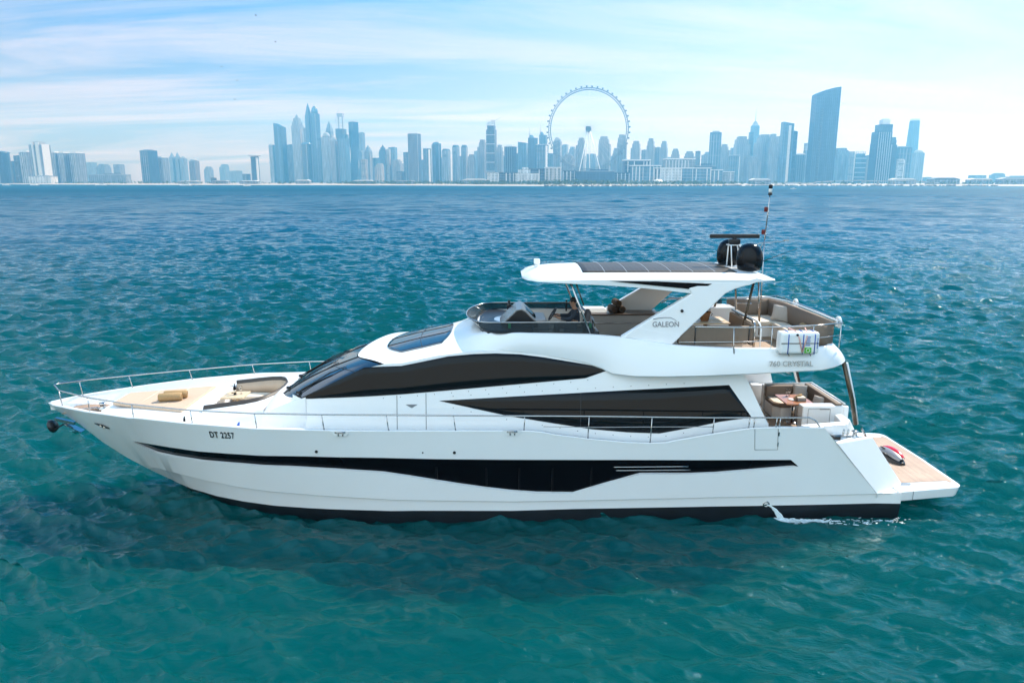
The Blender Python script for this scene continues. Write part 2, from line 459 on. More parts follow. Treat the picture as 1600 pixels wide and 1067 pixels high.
def crane(root, x, z, size, rot):
    mb = MB()
    mb.tube([(x, 0, z), (x, 0, z + size)], 0.9, 4)
    d = Vector((math.cos(rot), 0, math.sin(rot)))
    top = Vector((x, 0, z + size * 0.8))
    mb.tube([top - d * size * 0.35, top + d * size * 1.0], 0.7, 4)
    mb.tube([Vector((x, 0, z + size)), top + d * size * 0.8], 0.25, 4)
    mb.build('crane', M_steel_far, root)
def tower(x, y, w, ztop, style, matk, label):
    g = 2.2
    H = ztop - g
    seed = random.Random(int(abs(x) * 7 + y))
    th_ = seed.uniform(14, 30) if x < 900 else seed.uniform(-8, 10)
    rot = -R(th_)
    if style not in ('podium', 'hotel', 'giant', 'round', 'disc', 'twist'):
        w = w / (math.cos(R(abs(th_))) + 0.85 * math.sin(R(abs(th_))))
    d = min(w * 0.9, 60)
    low = style in ('podium', 'hotel')
    if low: rot = 0; d = min(w, 40)
    if style == 'giant': rot = 0
    root = empty('low_building' if low or H < 45 else 'tower_building', (x, y, g), label, 'building' if low or H < 45 else 'tower', rz=rot)
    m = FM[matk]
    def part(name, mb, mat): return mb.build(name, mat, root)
    if style in ('box', 'slab', 'ribbed', 'edge', 'crown', 'mast'):
        h = H * (0.955 if style in ('crown',) else 0.97 if style in ('slab', 'ribbed') else 0.99 if style != 'mast' else 0.9)
        mb = MB().prism(rect(w, d), 0, h)
        if style == 'box':
            mb.prism(rect(w * 0.5, d * 0.5, w * 0.1), h, H)
        part('shaft', mb, m)
        if style in ('box', 'slab', 'edge') and w > 14:
            for k in range(4): part('rib', MB().box((-w * 0.36 + w * 0.24 * k, -d / 2 - 0.3, h * 0.48), (w * 0.06, 1.4, h * 0.95)), FM['pale'])
            for k in range(3): part('plant_floor', MB().box((0, -d / 2 - 0.15, h * (0.28 + 0.27 * k)), (w * 0.985, 1.0, 3.4)), M_dark_far)
        if style == 'slab':
            part('roof_box', MB().prism(rect(w * 0.6, d * 0.6), h, H), M_conc)
        if style == 'ribbed':
            mb = MB()
            for k in range(9): mb.box((-w / 2 + w * k / 8, -d / 2 - 0.5, h / 2), (w * 0.035, 1.6, h))
            part('rib', mb, M_conc)
            mb = MB()
            for k in range(7): mb.box((-w * 0.45 + w * 0.15 * k, -d * 0.4, (h + H) / 2), (1.0, 1.0, H - h))
            mb.box((0, -d * 0.4, H - 0.6), (w * 0.94, 1.2, 1.2)); part('roof_screen', mb, M_steel_far)
        if style == 'edge':
            part('fin', MB().box((w * 0.5 + 0.8, -d * 0.3, h * 0.49), (2.6, d * 0.5, h * 0.96)), M_white_far)  # white strip on the right side, coloured to look like a sunlit face
            part('roof_slab', MB().box((0, 0, h + 0.6), (w * 1.08, d * 1.08, 1.2)), M_white_far)
        if style == 'crown':
            mb = MB().prism(rect(w * 1.04, d * 1.04), h, h + H * 0.015).prism(rect(w * 0.78, d * 0.78), h + H * 0.015, H)
            part('crown', mb, M_white_far)
            mb = MB()
            for k in range(4): mb.box((-w * 0.36 + w * 0.24 * k, -d / 2 - 0.4, h * 0.5), (w * 0.07, 1.4, h))
            part('rib', mb, FM['white'] if matk != 'deep' else M_dark_far)
        if style == 'mast':
            part('crown', MB().prism(rect(w * 0.55, d * 0.7, -w * 0.2), h, H * 0.96, top=rect(w * 0.3, d * 0.4, -w * 0.3)), FM['glass'])
            part('mast', MB().tube([(-w * 0.38, -d * 0.3, h), (-w * 0.38, -d * 0.3, H + 28)], 1.4, 5, r2=0.6), M_steel_far)
    elif style == 'twin':
        part('shaft', MB().prism(rect(w, d), 0, H * 0.93), FM['grey'])
        mb = MB()
        for sx, ww in ((-0.12, 0.16), (0.30, 0.30)): mb.box((w * sx, -d / 2 - 1.2, H * 0.49), (w * ww, 3.0, H * 0.98))
        mb.box((w * 0.5 + 0.6, 0, H * 0.47), (1.6, d * 0.7, H * 0.94))
        part('fin', mb, M_white_far)
        part('crown', MB().prism(rect(w * 0.6, d * 0.6, -w * 0.05), H * 0.93, H), M_conc)
    elif style in ('step', 'stepped'):
        mb = MB(); n = 3
        if style == 'step':
            a = seed.uniform(-0.12, 0.12)
            mb.prism(rect(w, d), 0, H * 0.84); mb.prism(rect(w * 0.82, d * 0.85, w * a), H * 0.84, H * 0.94); mb.prism(rect(w * 0.6, d * 0.7, w * a), H * 0.94, H)
            for k in range(3): mb.box((-w * 0.33 + w * 0.33 * k, -d / 2 - 0.7, H * 0.40), (w * 0.16, 2.2, H * 0.80))
            part('shaft', mb, m)
            part('crown', MB().prism(rect(w * 0.5, d * 0.66, w * a), H * 0.985, H * 1.0 + 1.0), M_conc)
        else:
            mb.prism(rect(w, d), 0, H * 0.62); mb.prism(rect(w * 0.82, d * 0.9, -w * 0.09), H * 0.62, H * 0.80)
            mb.prism(rect(w * 0.68, d * 0.8, -w * 0.02), H * 0.80, H * 0.91)
            part('shaft', mb, m)
            mb = MB()
            for k in range(7):
                xx = -w * 0.44 + w * 0.125 * k
                mb.box((xx, -d / 2 - 0.8, H * (0.30 if k > 5 else 0.395)), (w * 0.035, 2.2, H * (0.60 if k > 5 else 0.79)))
            part('rib', mb, M_conc)
            part('crown', MB().prism(rect(w * 0.42, d * 0.5), H * 0.91, H * 0.985).prism(rect(w * 0.3, d * 0.3, w * 0.02), H * 0.985, H), M_white_far)
    elif style in ('dome', 'round'):
        h = H * (0.9 if style == 'dome' else 0.94)
        part('shaft', MB().prism(ngon(w / 2, 16, d / 2) if style == 'round' else rect(w, d), 0, h), m)
        pr = [(w * 0.5, h), (w * 0.47, h + (H - h) * 0.35), (w * 0.36, h + (H - h) * 0.7), (w * 0.18, h + (H - h) * 0.93), (0.3, H)]
        part('crown', MB().lathe(pr, n=14), FM['glass'] if matk in ('blue', 'dark') else M_conc)
        mb = MB()
        for sx in (-0.4, 0.42): mb.box((w * sx, -d / 2 - 0.2, h * 0.5), (w * 0.10, 1.6, h))
        part('rib', mb, FM['pale'])
        if style == 'dome' and H > 250:
            part('spire', MB().tube([(0, 0, H - 2), (0, 0, H + 16)], 1.6, 5, r2=0.4), M_steel_far)
    elif style in ('spire', 'needle', 'gothic'):
        h = H * (0.86 if style == 'spire' else 0.93 if style == 'needle' else 0.84)
        part('shaft', MB().prism(rect(w, d), 0, h), m)
        if style == 'spire':
            part('crown', MB().prism(rect(w * 0.9, d * 0.9), h, H * 0.95, top=rect(w * 0.45, d * 0.45)).prism(rect(w * 0.45, d * 0.45), H * 0.95, H + 6, top=rect(0.6, 0.6)), m)
        elif style == 'needle':
            part('crown', MB().prism(rect(w * 0.8, d * 0.8), h, H, top=rect(w * 0.3, d * 0.3)), M_conc)
            part('spire', MB().tube([(0, 0, H - 2), (0, 0, H + 58)], 2.2, 5, r2=0.5), M_steel_far)
        else:
            mb = MB().prism(rect(w * 0.8, d * 0.8), h, h + H * 0.05).prism(rect(w * 0.6, d * 0.6), h + H * 0.05, H * 0.95)
            mb.prism(rect(w * 0.4, d * 0.4), H * 0.95, H + 4, top=rect(0.8, 0.8))
            for sx in (-1, 1):
                for sy in (-1, 1): mb.prism(rect(w * 0.14, d * 0.14, sx * w * 0.38, sy * d * 0.38), h, h + H * 0.07, top=rect(0.5, 0.5, sx * w * 0.38, sy * d * 0.38))
            part('crown', mb, FM['pale'] if matk != 'blue' else FM['deep'])
            part('fin', MB().box((w * 0.5 + 0.5, -d * 0.2, h * 0.47), (2.0, d * 0.4, h * 0.94)), FM['sand'])  # sand-coloured strip stands in for the sunlit right edge
    elif style in ('slant', 'giant', 'taper'):
        if style == 'slant':
            s_ = -1 if x < 0 else -0.4
            h0, h1 = H * 0.90, H
            if x > 0: h0, h1 = H, H * 0.97
            if x < 0: h0, h1 = H, H * 0.93
            P = [(-w / 2, 0), (w / 2, 0), (w / 2, h1), (-w / 2, h0)]
            M = Matrix(((1, 0, 0, 0), (0, 0, 1, 0), (0, 1, 0, 0), (0, 0, 0, 1)))
            part('shaft', MB().prism(P, -d / 2, d / 2, M=M), m)
            part('fin', MB().box((w * 0.12, -d / 2 - 0.4, H * 0.47), (w * 0.24, 1.4, H * 0.94)), M_white_far if x > 800 else FM['glass'])  # pale front strip; the white one stands in for a sunlit stripe
        elif style == 'giant':
            n = 12
            P0 = [(-w / 2, 0), (w / 2, 0), (w / 2, H * 1.02)] + [(w / 2 - w * k / n, H * (1.02 - 0.075 * (k / n) ** 1.6)) for k in range(1, n)] + [(-w / 2, H * 0.94)]
            M = Matrix(((1, 0, 0, 0), (0, 0, 1, 0), (0, 1, 0, 0), (0, 0, 0, 1)))
            part('shaft', MB().prism(P0, -18, 18, M=M), m)
            part('window_slot', MB().box((-w * 0.22, -18.3, H * 0.42), (w * 0.10, 1.0, H * 0.76)), FM['dark'])
            mb = MB()
            for k in range(1, 26): mb.box((0.03 * w, -18.4, H * k / 27), (w * 0.93, 1.2, 1.3))
            for k in range(7): mb.box((-w * 0.09 + w * 0.09 * k, -18.3, H * 0.46), (0.9, 1.0, H * 0.92))
            part('floor_band', mb, FM['blue'])
            part('roof_rim', MB().box((w * 0.1, -17, H * 0.99), (w * 0.5, 1.5, 5), rot=Matrix.Rotation(R(-9), 3, 'Y')), M_conc)
        else:
            part('shaft', MB().prism(rect(w, d), 0, H * 0.97, top=rect(w * 0.68, d * 0.7)), m)
            part('crown', MB().prism(rect(w * 0.68, d * 0.7), H * 0.97, H, top=rect(w * 0.6, d * 0.6)), M_white_far)
    elif style == 'gable':
        h = H * 0.94
        part('shaft', MB().prism(rect(w, d), 0, h), m)
        M = Matrix(((1, 0, 0, 0), (0, 0, 1, 0), (0, 1, 0, 0), (0, 0, 0, 1)))
        part('roof', MB().prism([(-w * 0.5, h), (w * 0.5, h), (w * 0.28, H), (-w * 0.28, H)], -d / 2, d / 2, M=M), FM['dark'] if int(x) % 2 else M_conc)
        part('dark_band', MB().box((0, -d / 2 - 0.3, H * 0.80), (w * 0.7, 1.0, H * 0.06)), M_dark_far)
        mb = MB()
        for sx in (-0.3, 0.3): mb.box((w * sx, -d / 2 - 0.5, h * 0.5), (w * 0.2, 1.6, h * 0.98))
        part('rib', mb, FM['pale'])
    elif style == 'disc':
        part('shaft', MB().prism(ngon(w * 0.40, 18, d * 0.40), 0, H * 0.94), m)
        part('roof_disc', MB().lathe([(w * 0.42, H * 0.93), (w * 0.64, H * 0.97), (w * 0.66, H * 0.985), (w * 0.40, H)], n=22), M_white_far)
        part('fin', MB().box((w * 0.40, -d * 0.15, H * 0.45), (w * 0.14, d * 0.2, H * 0.90)), M_white_far)
    elif style == 'twist':
        n = 26; rows = []
        for k in range(n + 1):
            a = R(80) * k / n; sc = 1.0 - 0.18 * (k / n)
            rows.append([(Matrix.Rotation(a, 3, 'Z') @ Vector((px * sc * 0.8, py * sc * 0.8, H * k / n))) for px, py in rect(w, w)] )
        mb = MB()
        for r_ in rows: r_.append(r_[0].copy())
        mb.grid(rows, smooth=False); mb.face([v for v in rows[-1][:4]])
        mb.build('shaft', m, root, merge=0.01)
        part('roof_screen', MB().box((0, 0, H + 2), (w * 0.5, w * 0.5, 4)), M_steel_far)
    elif style == 'frame':
        h = H * 0.86
        mb = MB().prism(rect(w * 0.86, d), 0, h * 0.8).prism(rect(w * 0.7, d * 0.9, -w * 0.05), h * 0.8, h)
        part('shaft', mb, m)
        part('glass_wing', MB().prism(rect(w * 0.34, d * 0.8, w * 0.36), 0, h * 0.9), FM['glass'])
        mb = MB()
        for sx in (-0.24, 0.16): mb.box((w * sx, 0, h + H * 0.10), (w * 0.10, w * 0.10, H * 0.20))
        for k in range(4): mb.box((-w * 0.04, 0, h + H * 0.05 * (k + 1)), (w * 0.36, 2, 1.2))
        part('open_frame', mb, M_conc)
        part('crown', MB().box((-w * 0.04, 0, H * 1.08), (w * 0.56, w * 0.4, H * 0.05)), M_conc)
        crane(root, -w * 0.46, h, H * 0.22, 1.2)
    elif style == 'unfinished':
        h = H * 0.95
        part('shaft', MB().prism(rect(w, d), 0, h * 0.93).prism(rect(w * 0.8, d * 0.8), h * 0.93, h), m)
        for k in range(6): part('bare_column', MB().box((-w * 0.42 + w * 0.168 * k, -d * 0.3, h + seed.uniform(2, H * 0.06)), (w * 0.06, 3, H * 0.08)), M_conc)
        for k in range(5): part('bare_floor', MB().box((0, -d / 2 - 0.4, H * (0.2 + 0.15 * k)), (w * 1.02, 1.2, 3.2)), M_conc)
        if H > 150:
            crane(root, -w * 0.3, h, H * 0.10, 2.2); crane(root, w * 0.42, h * 0.98, H * 0.12, 0.5)
    elif style == 'arch':
        part('shaft', MB().prism(rect(w, d), 0, H * 0.82), m)
        part('arch', MB().box((-w * 0.42, 0, H * 0.9), (w * 0.16, d, H * 0.17)).box((w * 0.42, 0, H * 0.9), (w * 0.16, d, H * 0.17)).box((0, 0, H * 0.975), (w, d, H * 0.05)), M_conc)
    elif style == 'podium':
        mb = MB().prism(rect(w, d), 0, H * 0.86).prism(rect(w * 0.5, d * 0.6, w * 0.1), H * 0.86, H)
        part('wall', mb, m)
        part('roof', MB().box((0, 0, H * 0.87), (w * 1.03, d * 1.03, 1.2)), M_conc)
    elif style == 'hotel':
        part('wall', MB().prism(rect(w, d), 0, H * 0.93), m)
        part('roof', MB().box((0, -1, H * 0.955), (w * 1.05, d + 4, H * 0.05)), M_white_far if matk != 'dark' else M_dark_far)
        n = max(3, int(w / 9))
        for k in range(n + 1):
            if seed.random() < 0.8: part('column', MB().box((-w / 2 + w * k / n, -d / 2 - 0.8, H * 0.45), (1.2 + seed.random() * 1.6, 2.0, H * 0.90)), M_white_far)
        mb = MB()
        for k in range(1, 5): mb.box((0, -d / 2 - 0.5, H * 0.19 * k), (w * 0.98, 1.4, 0.7))
        part('balcony', mb, M_conc)
    if style == 'round' and x < -1700:
        crane(root, -w * 0.1, H * 0.97, 40, 1.45)
    return root
TOWERS = [
(-1770, 2700, 69.7, 114.9, 'round', 'blue', 'round-topped blue glass tower cut off by the left photo edge, crane above it'),
(-1853, 2900, 24.2, 84.9, 'box', 'blue', 'slim short blue block between the cut-off tower and the pale white-crowned one'),
(-1767, 2800, 28.0, 102.9, 'box', 'dark', 'dark narrow block just left of the pale white-crowned tower at far left'),
(-1673, 2700, 42.8, 115.0, 'crown', 'grey', 'grey tower with a white rounded crown, left neighbour of the bright white tower'),
(-1565, 2600, 56.4, 140.6, 'twin', 'white', 'bright white tower with two sunlit vertical fins, tallest of the far-left group'),
(-1576, 2700, 33.8, 112.8, 'crown', 'pale', 'pale apartment tower directly right of the bright white tower'),
(-1542, 2700, 42.9, 110.7, 'crown', 'pale', 'pale ribbed apartment tower in the middle of three right of the white tower'),
(-1498, 2700, 49.7, 110.7, 'crown', 'pale', 'pale ribbed apartment tower, rightmost of three beside the bright white tower'),
(-1543, 2560, 75.1, 29.8, 'podium', 'white', 'low white podium block at the foot of the bright white tower'),
(-2254, 4200, 56.2, 112.2, 'box', 'haze', 'faint hazy block right of the three pale apartment towers'),
(-1824, 3500, 55.7, 86.4, 'step', 'haze', 'hazy stepped block above the left end of the long low hall'),
(-1542, 3000, 143.5, 40.8, 'podium', 'grey', 'long low grey hall left of the dark slab tower'),
(-1653, 3300, 38.7, 82.1, 'box', 'grey', 'small square block with mast above the right end of the long low hall'),
(-1336, 2900, 58.3, 127.8, 'slab', 'blue', 'wide plain blue slab tower standing alone left of the white-capped block'),
(-1309, 2950, 44.6, 103.4, 'crown', 'pale', 'short tower with a white cap right of the wide blue slab'),
(-1676, 3900, 29.4, 149.7, 'spire', 'haze', 'hazy pointed tower, leftmost of three faint spired ones'),
(-1648, 3900, 26.2, 149.7, 'spire', 'haze', 'hazy pointed tower, middle of three faint spired ones'),
(-1619, 3900, 32.7, 137.0, 'dome', 'haze', 'hazy tower with a blunt top, rightmost of three faint ones left of the brown tower'),
(-1207, 3000, 35.3, 97.7, 'dome', 'beige', 'short brownish tower with a rounded crown standing alone at centre left'),
(-1381, 3600, 39.4, 77.0, 'step', 'pale', 'small stepped pale block right of the brownish tower'),
(-1631, 4500, 53.0, 108.8, 'step', 'haze', 'very faint stepped block among low hazy roofs at centre left'),
(-1460, 4200, 63.7, 67.6, 'box', 'haze', 'faint low wide block among hazy roofs left of the disc-roofed tower'),
(-947, 2500, 16.9, 21.1, 'box', 'dark', 'small dark cube building near the shore at centre left'),
(-971, 2900, 26.9, 37.5, 'box', 'blue', 'low blue block touching the left side of the disc-roofed tower'),
(-839, 2600, 35.1, 98.8, 'disc', 'blue', 'tower with a white overhanging disc roof left of the dense marina cluster'),
(-1071, 3600, 33.3, 186.1, 'crown', 'blue', 'short blue tower at the left edge of the dense marina cluster'),
(-1003, 3500, 49.9, 269.0, 'slant', 'blue', 'blue tower with a steep slanted top at the left of the marina cluster'),
(-957, 3500, 35.4, 175.6, 'box', 'blue', 'short flat blue tower between the slanted one and the crown-topped one'),
(-909, 3450, 49.2, 301.5, 'gothic', 'pale', 'tall tower with a jagged crown and sunlit right edge in the marina cluster'),
(-993, 3900, 22.9, 276.8, 'box', 'haze', 'thin hazy tower peeping out left of the tallest pointed one'),
(-944, 3800, 31.8, 382.7, 'spire', 'blue', 'tallest tower of the marina cluster, slim with a pointed top'),
(-912, 3800, 44.6, 373.6, 'dome', 'blue', 'very tall tower with a domed top right of the tallest pointed one'),
(-861, 3400, 45.8, 182.0, 'round', 'dark', 'darker round-shouldered tower in front of the tallest pair'),
(-859, 3650, 24.6, 212.5, 'box', 'blue', 'blue block filling the gap right of the tall domed tower'),
(-770, 3400, 42.9, 223.5, 'dome', 'pale', 'pale tower with a white ribbed cap in the marina cluster'),
(-865, 3900, 36.1, 308.4, 'gothic', 'haze', 'hazy ornate tower behind the white-capped one'),
(-727, 3350, 33.9, 204.1, 'dome', 'beige', 'narrow sunlit tower with a rounded top left of the unfinished giant'),
(-722, 3500, 58.9, 283.5, 'frame', 'blue', 'tall unfinished tower topped by an open frame and a crane'),
(-682, 3350, 45.2, 196.0, 'box', 'glass', 'light glass tower in front of the unfinished framed tower'),
(-666, 3500, 47.1, 275.1, 'twist', 'blue', 'twisting tower that turns towards its top, right of the unfinished one'),
(-685, 3800, 32.0, 248.8, 'box', 'haze', 'hazy flat-topped tower just right of the twisting one'),
(-603, 3500, 35.5, 170.2, 'gothic', 'beige', 'stepped ornate tower at the right end of the marina cluster'),
(-534, 3000, 25.4, 95.6, 'box', 'sand', 'low sand-coloured block at the foot of the twisting tower'),
(-476, 3000, 35.6, 78.3, 'step', 'sand', 'low sand-coloured stepped block left of the paired pale towers'),
(-505, 3300, 33.5, 161.1, 'gothic', 'blue', 'tower with a dark pointed roof crown left of its sunlit neighbour'),
(-483, 3300, 22.4, 147.6, 'box', 'sand', 'slim sunlit tower squeezed between two blue ones at centre'),
(-476, 3400, 37.4, 160.1, 'box', 'glass', 'plain pale blue tower right of the sunlit slim one'),
(-352, 2700, 29.9, 44.6, 'box', 'blue', 'low dark block left of the big rectangular tower'),
(-366, 3000, 25.4, 122.8, 'box', 'blue', 'half-height block attached left of the big rectangular tower'),
(-289, 2600, 41.8, 173.5, 'ribbed', 'blue', 'big rectangular tower with vertical ribs and a rooftop screen at centre'),
(-275, 2900, 29.5, 133.3, 'edge', 'blue', 'tower with a bright white right edge, right of the big ribbed one'),
(-246, 3000, 35.6, 162.2, 'round', 'blue', 'round-topped blue tower with a small mast left of the gabled ones'),
(-209, 3000, 33.1, 135.2, 'gable', 'pale', 'gabled pale tower with a dark roof, first right of the round-topped one'),
(-173, 3050, 28.5, 152.3, 'gable', 'pale', 'gabled pale tower with a dark band below its roof'),
(-141, 3100, 26.3, 154.7, 'gable', 'beige', 'gabled beige tower, narrow and plain, left of a shorter stepped block'),
(-110, 3000, 33.2, 113.1, 'step', 'beige', 'shorter stepped beige block right of the gabled towers'),
(-107, 3600, 21.4, 151.6, 'box', 'haze', 'thin hazy block behind the shorter stepped beige one'),
(-68, 3050, 36.3, 172.4, 'step', 'beige', 'beige tower leaning on the left side of the dark unfinished tower'),
(-26, 2700, 36.7, 213.0, 'unfinished', 'dark', 'dark unfinished tower with cranes on its jagged top left of the wheel'),
(5, 3000, 28.1, 150.1, 'step', 'beige', 'pale tower touching the right side of the dark unfinished tower'),
(39, 2500, 40.5, 126.7, 'crown', 'deep', 'deep blue glass block with a dark cap left of the wheel'),
(90, 2800, 38.2, 152.3, 'slant', 'glass', 'blue-green glass tower with slanted reflections left of the spired pair'),
(122, 2700, 34.5, 178.1, 'mast', 'blue', 'blue tower with corner mast, left one of the spired pair by the wheel'),
(165, 2800, 31.0, 195.8, 'mast', 'glass', 'paler tower with corner mast partly behind the left rim of the wheel'),
(145, 2500, 40.6, 128.9, 'edge', 'glass', 'glass block with a white roof line and fin behind the left foot of the wheel'),
(226, 2900, 34.6, 176.5, 'dome', 'beige', 'curved-top tower just inside the left rim of the wheel'),
(288, 3300, 33.8, 167.1, 'box', 'haze', 'hazy flat block inside the wheel, left part'),
(302, 3100, 34.4, 147.4, 'step', 'haze', 'hazy stepped block inside the wheel left of its legs'),
(261, 2800, 50.3, 106.4, 'step', 'beige', 'wide low beige block inside the wheel at lower left'),
(320, 2950, 37.8, 174.6, 'step', 'beige', 'stepped beige tower directly left of the wheel legs'),
(408, 2900, 52.0, 176.7, 'step', 'beige', 'broad stepped beige tower right of the wheel legs'),
(450, 2900, 24.8, 133.9, 'step', 'beige', 'shorter beige tower inside the right part of the wheel'),
(483, 2950, 42.9, 186.8, 'step', 'beige', 'tall stepped beige tower behind the right rim of the wheel'),
(528, 2900, 42.2, 160.1, 'step', 'beige', 'beige tower standing just outside the right rim of the wheel'),
(580, 3000, 23.1, 133.3, 'box', 'beige', 'low beige infill between the two towers right of the wheel'),
(586, 2900, 34.8, 169.7, 'step', 'beige', 'stepped beige tower, second right of the wheel'),
(624, 2950, 25.3, 141.0, 'box', 'beige', 'beige shoulder block between the second and third towers right of the wheel'),
(637, 2900, 32.3, 160.2, 'step', 'beige', 'stepped beige tower, third right of the wheel'),
(659, 2800, 36.1, 127.4, 'step', 'beige', 'short beige tower with rooftop clutter above the bulky waterfront block'),
(763, 3000, 49.0, 126.0, 'step', 'beige', 'wide short beige block left of the small dark tower'),
(717, 2700, 20.9, 116.6, 'box', 'dark', 'small dark tower between beige blocks right of the wheel'),
(824, 3000, 31.0, 113.7, 'box', 'beige', 'short beige block between the small dark tower and the tall flat blue one'),
(778, 2700, 48.7, 185.4, 'slab', 'blue', 'tall flat-topped blue tower with a rooftop box right of the wheel'),
(872, 2900, 39.9, 148.5, 'step', 'beige', 'beige tower overlapping the right side of the tall flat blue one'),
(849, 2700, 41.9, 101.0, 'edge', 'blue', 'short block with a bright white edge left of the spired tower'),
(971, 3100, 24.0, 145.4, 'box', 'haze', 'thin hazy block left of the wide stepped tower near the spire'),
(939, 2900, 54.9, 177.2, 'step', 'beige', 'wide stepped beige tower left of the slim spired tower'),
(1005, 3000, 18.0, 202.6, 'box', 'blue', 'dark thin tower touching the left side of the spired one'),
(1120, 3300, 31.1, 265.0, 'needle', 'glass', 'slim pale tower with a long needle spire, right of the wide beige one'),
(916, 2700, 51.3, 96.6, 'step', 'beige', 'low stepped block at the foot of the needle-spired tower'),
(1018, 2900, 54.9, 184.4, 'step', 'beige', 'broad stepped tower directly behind the yacht mast light'),
(1036, 2850, 31.9, 183.8, 'step', 'beige', 'stepped tower right of the yacht mast, left of a blunt one'),
(1080, 2900, 27.5, 179.7, 'box', 'beige', 'blunt beige tower touching the slanted glass tower'),
(920, 2400, 35.1, 193.7, 'slant', 'glass', 'glass tower with a sunlit centre stripe and slanted top'),
(964, 2450, 16.9, 169.5, 'box', 'blue', 'thin dark tower attached to the right of the slanted glass one'),
(1048, 2600, 33.7, 104.3, 'crown', 'deep', 'short deep blue tower with a white cap left of the giant tower'),
(1157, 2800, 26.6, 148.6, 'arch', 'haze', 'pale tower with an open arch at its top beside the giant tower'),
(993, 2300, 73.1, 281.1, 'giant', 'blue', 'giant blue tower with slanted roof, tallest building on the right'),
(1235, 2700, 46.7, 125.9, 'step', 'haze', 'pale stepped block right of the giant tower'),
(1269, 2700, 30.4, 114.7, 'edge', 'sand', 'block with a bright sunlit face, second right of the giant tower'),
(1305, 2700, 39.8, 112.5, 'unfinished', 'blue', 'unfinished block with jagged top right of the sunlit-faced one'),
(1342, 2700, 37.5, 101.3, 'step', 'beige', 'low beige block left of the stepped ribbed tower'),
(1231, 2400, 58.1, 203.9, 'stepped', 'deep', 'stepped ribbed dark tower with a white box on its roof at right'),
(1294, 2450, 17.0, 149.7, 'step', 'blue', 'narrow shoulder tower attached to the right of the stepped ribbed one'),
(1351, 2500, 45.6, 123.7, 'slab', 'blue', 'plain wide blue block between the stepped tower and the pale slim one'),
(1268, 2350, 16.4, 77.7, 'edge', 'white', 'small block with bright white edges in front of the plain wide blue one'),
(1821, 3300, 48.5, 276.6, 'taper', 'glass', 'pale slim tapering tower, last tall one at the right of the skyline'),
(1686, 3000, 36.5, 134.1, 'dome', 'haze', 'pale round-headed tower at the right end of the skyline'),
(1732, 3000, 26.2, 26.3, 'box', 'blue', 'tiny low block right of the round-headed pale tower'),
(2065, 3200, 53.1, 35.6, 'box', 'blue', 'low blue box building alone near the right edge'),
(2151, 3200, 47.5, 43.7, 'step', 'haze', 'low stepped hazy building left of the long right-edge block'),
(2094, 3000, 112.9, 31.4, 'podium', 'blue', 'long low blue building cut off by the right photo edge'),
(-17, 2030, 29.6, 32.4, 'hotel', 'white', 'small white hotel block nearest the yacht windscreen side of the wheel'),
(25, 2040, 50.7, 34.2, 'hotel', 'dark', 'dark low building behind white frames left of the wheel'),
(76, 2000, 61.8, 30.4, 'hotel', 'white', 'low white building with many balconies left of the wheel'),
(70, 2080, 33.9, 46.9, 'podium', 'white', 'white upper block behind the balconied low building'),
(107, 2090, 46.6, 45.3, 'hotel', 'dark', 'dark low block between white frames left of the wheel foot'),
(148, 2060, 42.4, 48.2, 'hotel', 'sand', 'sand-coloured low block under the left rim of the wheel'),
(200, 2100, 41.5, 40.3, 'hotel', 'dark', 'dark low mall wing left of the wheel legs'),
(267, 2080, 103.8, 41.7, 'podium', 'deep', 'long dark mall block right under the wheel legs'),
(342, 2100, 43.4, 35.0, 'hotel', 'dark', 'dark low mall wing under the right rim of the wheel'),
(395, 2150, 72.1, 71.5, 'hotel', 'deep', 'bulky dark waterfront block right of the wheel with a framed roof'),
(404, 2060, 76.3, 53.5, 'hotel', 'glass', 'glass waterfront block with thin flat roof right of the wheel'),
(463, 2060, 74.7, 46.6, 'hotel', 'white', 'waterfront block with white columns behind the white domes'),
(542, 2250, 85.3, 78.2, 'hotel', 'grey', 'upper apartment block with white frames above the columned one'),
(546, 2080, 80.9, 47.0, 'hotel', 'glass', 'glass waterfront block with flat overhanging roof right of the columned one'),
(620, 2250, 58.3, 61.4, 'podium', 'blue', 'plain blue block behind the glass waterfront blocks'),
(609, 2100, 34.5, 42.1, 'hotel', 'glass', 'lower waterfront block stepping down right of the overhanging roof'),
(649, 2120, 33.0, 37.1, 'hotel', 'pale', 'lowest, last waterfront block at the right end of the row'),
(407, 3300, 73.4, 126.5, 'step', 'haze', 'hazy low block seen between the white legs of the wheel'),
(302, 3200, 32.8, 109.7, 'box', 'haze', 'hazy low block just left of the foot of the wheel legs'),
(495, 3300, 39.6, 118.4, 'box', 'haze', 'hazy low block just right of the foot of the wheel legs'),
(204, 3000, 35.9, 118.2, 'box', 'blue', 'blue block behind the left rim of the wheel, lower than its neighbours'),
(684, 3300, 45.3, 121.2, 'box', 'haze', 'hazy infill block behind the second beige tower right of the wheel'),
(752, 3300, 34.0, 113.1, 'step', 'haze', 'hazy infill block right of the third beige tower beyond the wheel'),
(826, 3200, 38.5, 107.3, 'box', 'beige', 'low beige infill block left of the small dark tower'),
(919, 3300, 39.7, 135.0, 'step', 'haze', 'hazy stepped block touching the left of the tall flat blue tower'),
(1004, 3300, 45.4, 143.2, 'box', 'haze', 'hazy block right behind the tall flat blue tower'),
(1084, 3300, 51.1, 140.6, 'step', 'haze', 'hazy block between the wide beige tower and the needle spire'),
(1168, 3300, 39.8, 157.0, 'box', 'haze', 'hazy block behind the yacht mast, left of the broad stepped tower'),
(1219, 3000, 49.3, 101.4, 'box', 'haze', 'low hazy block between the slanted glass tower and the giant tower'),
(1343, 2900, 60.3, 86.4, 'box', 'blue', 'low blue infill block at the right foot of the giant tower'),
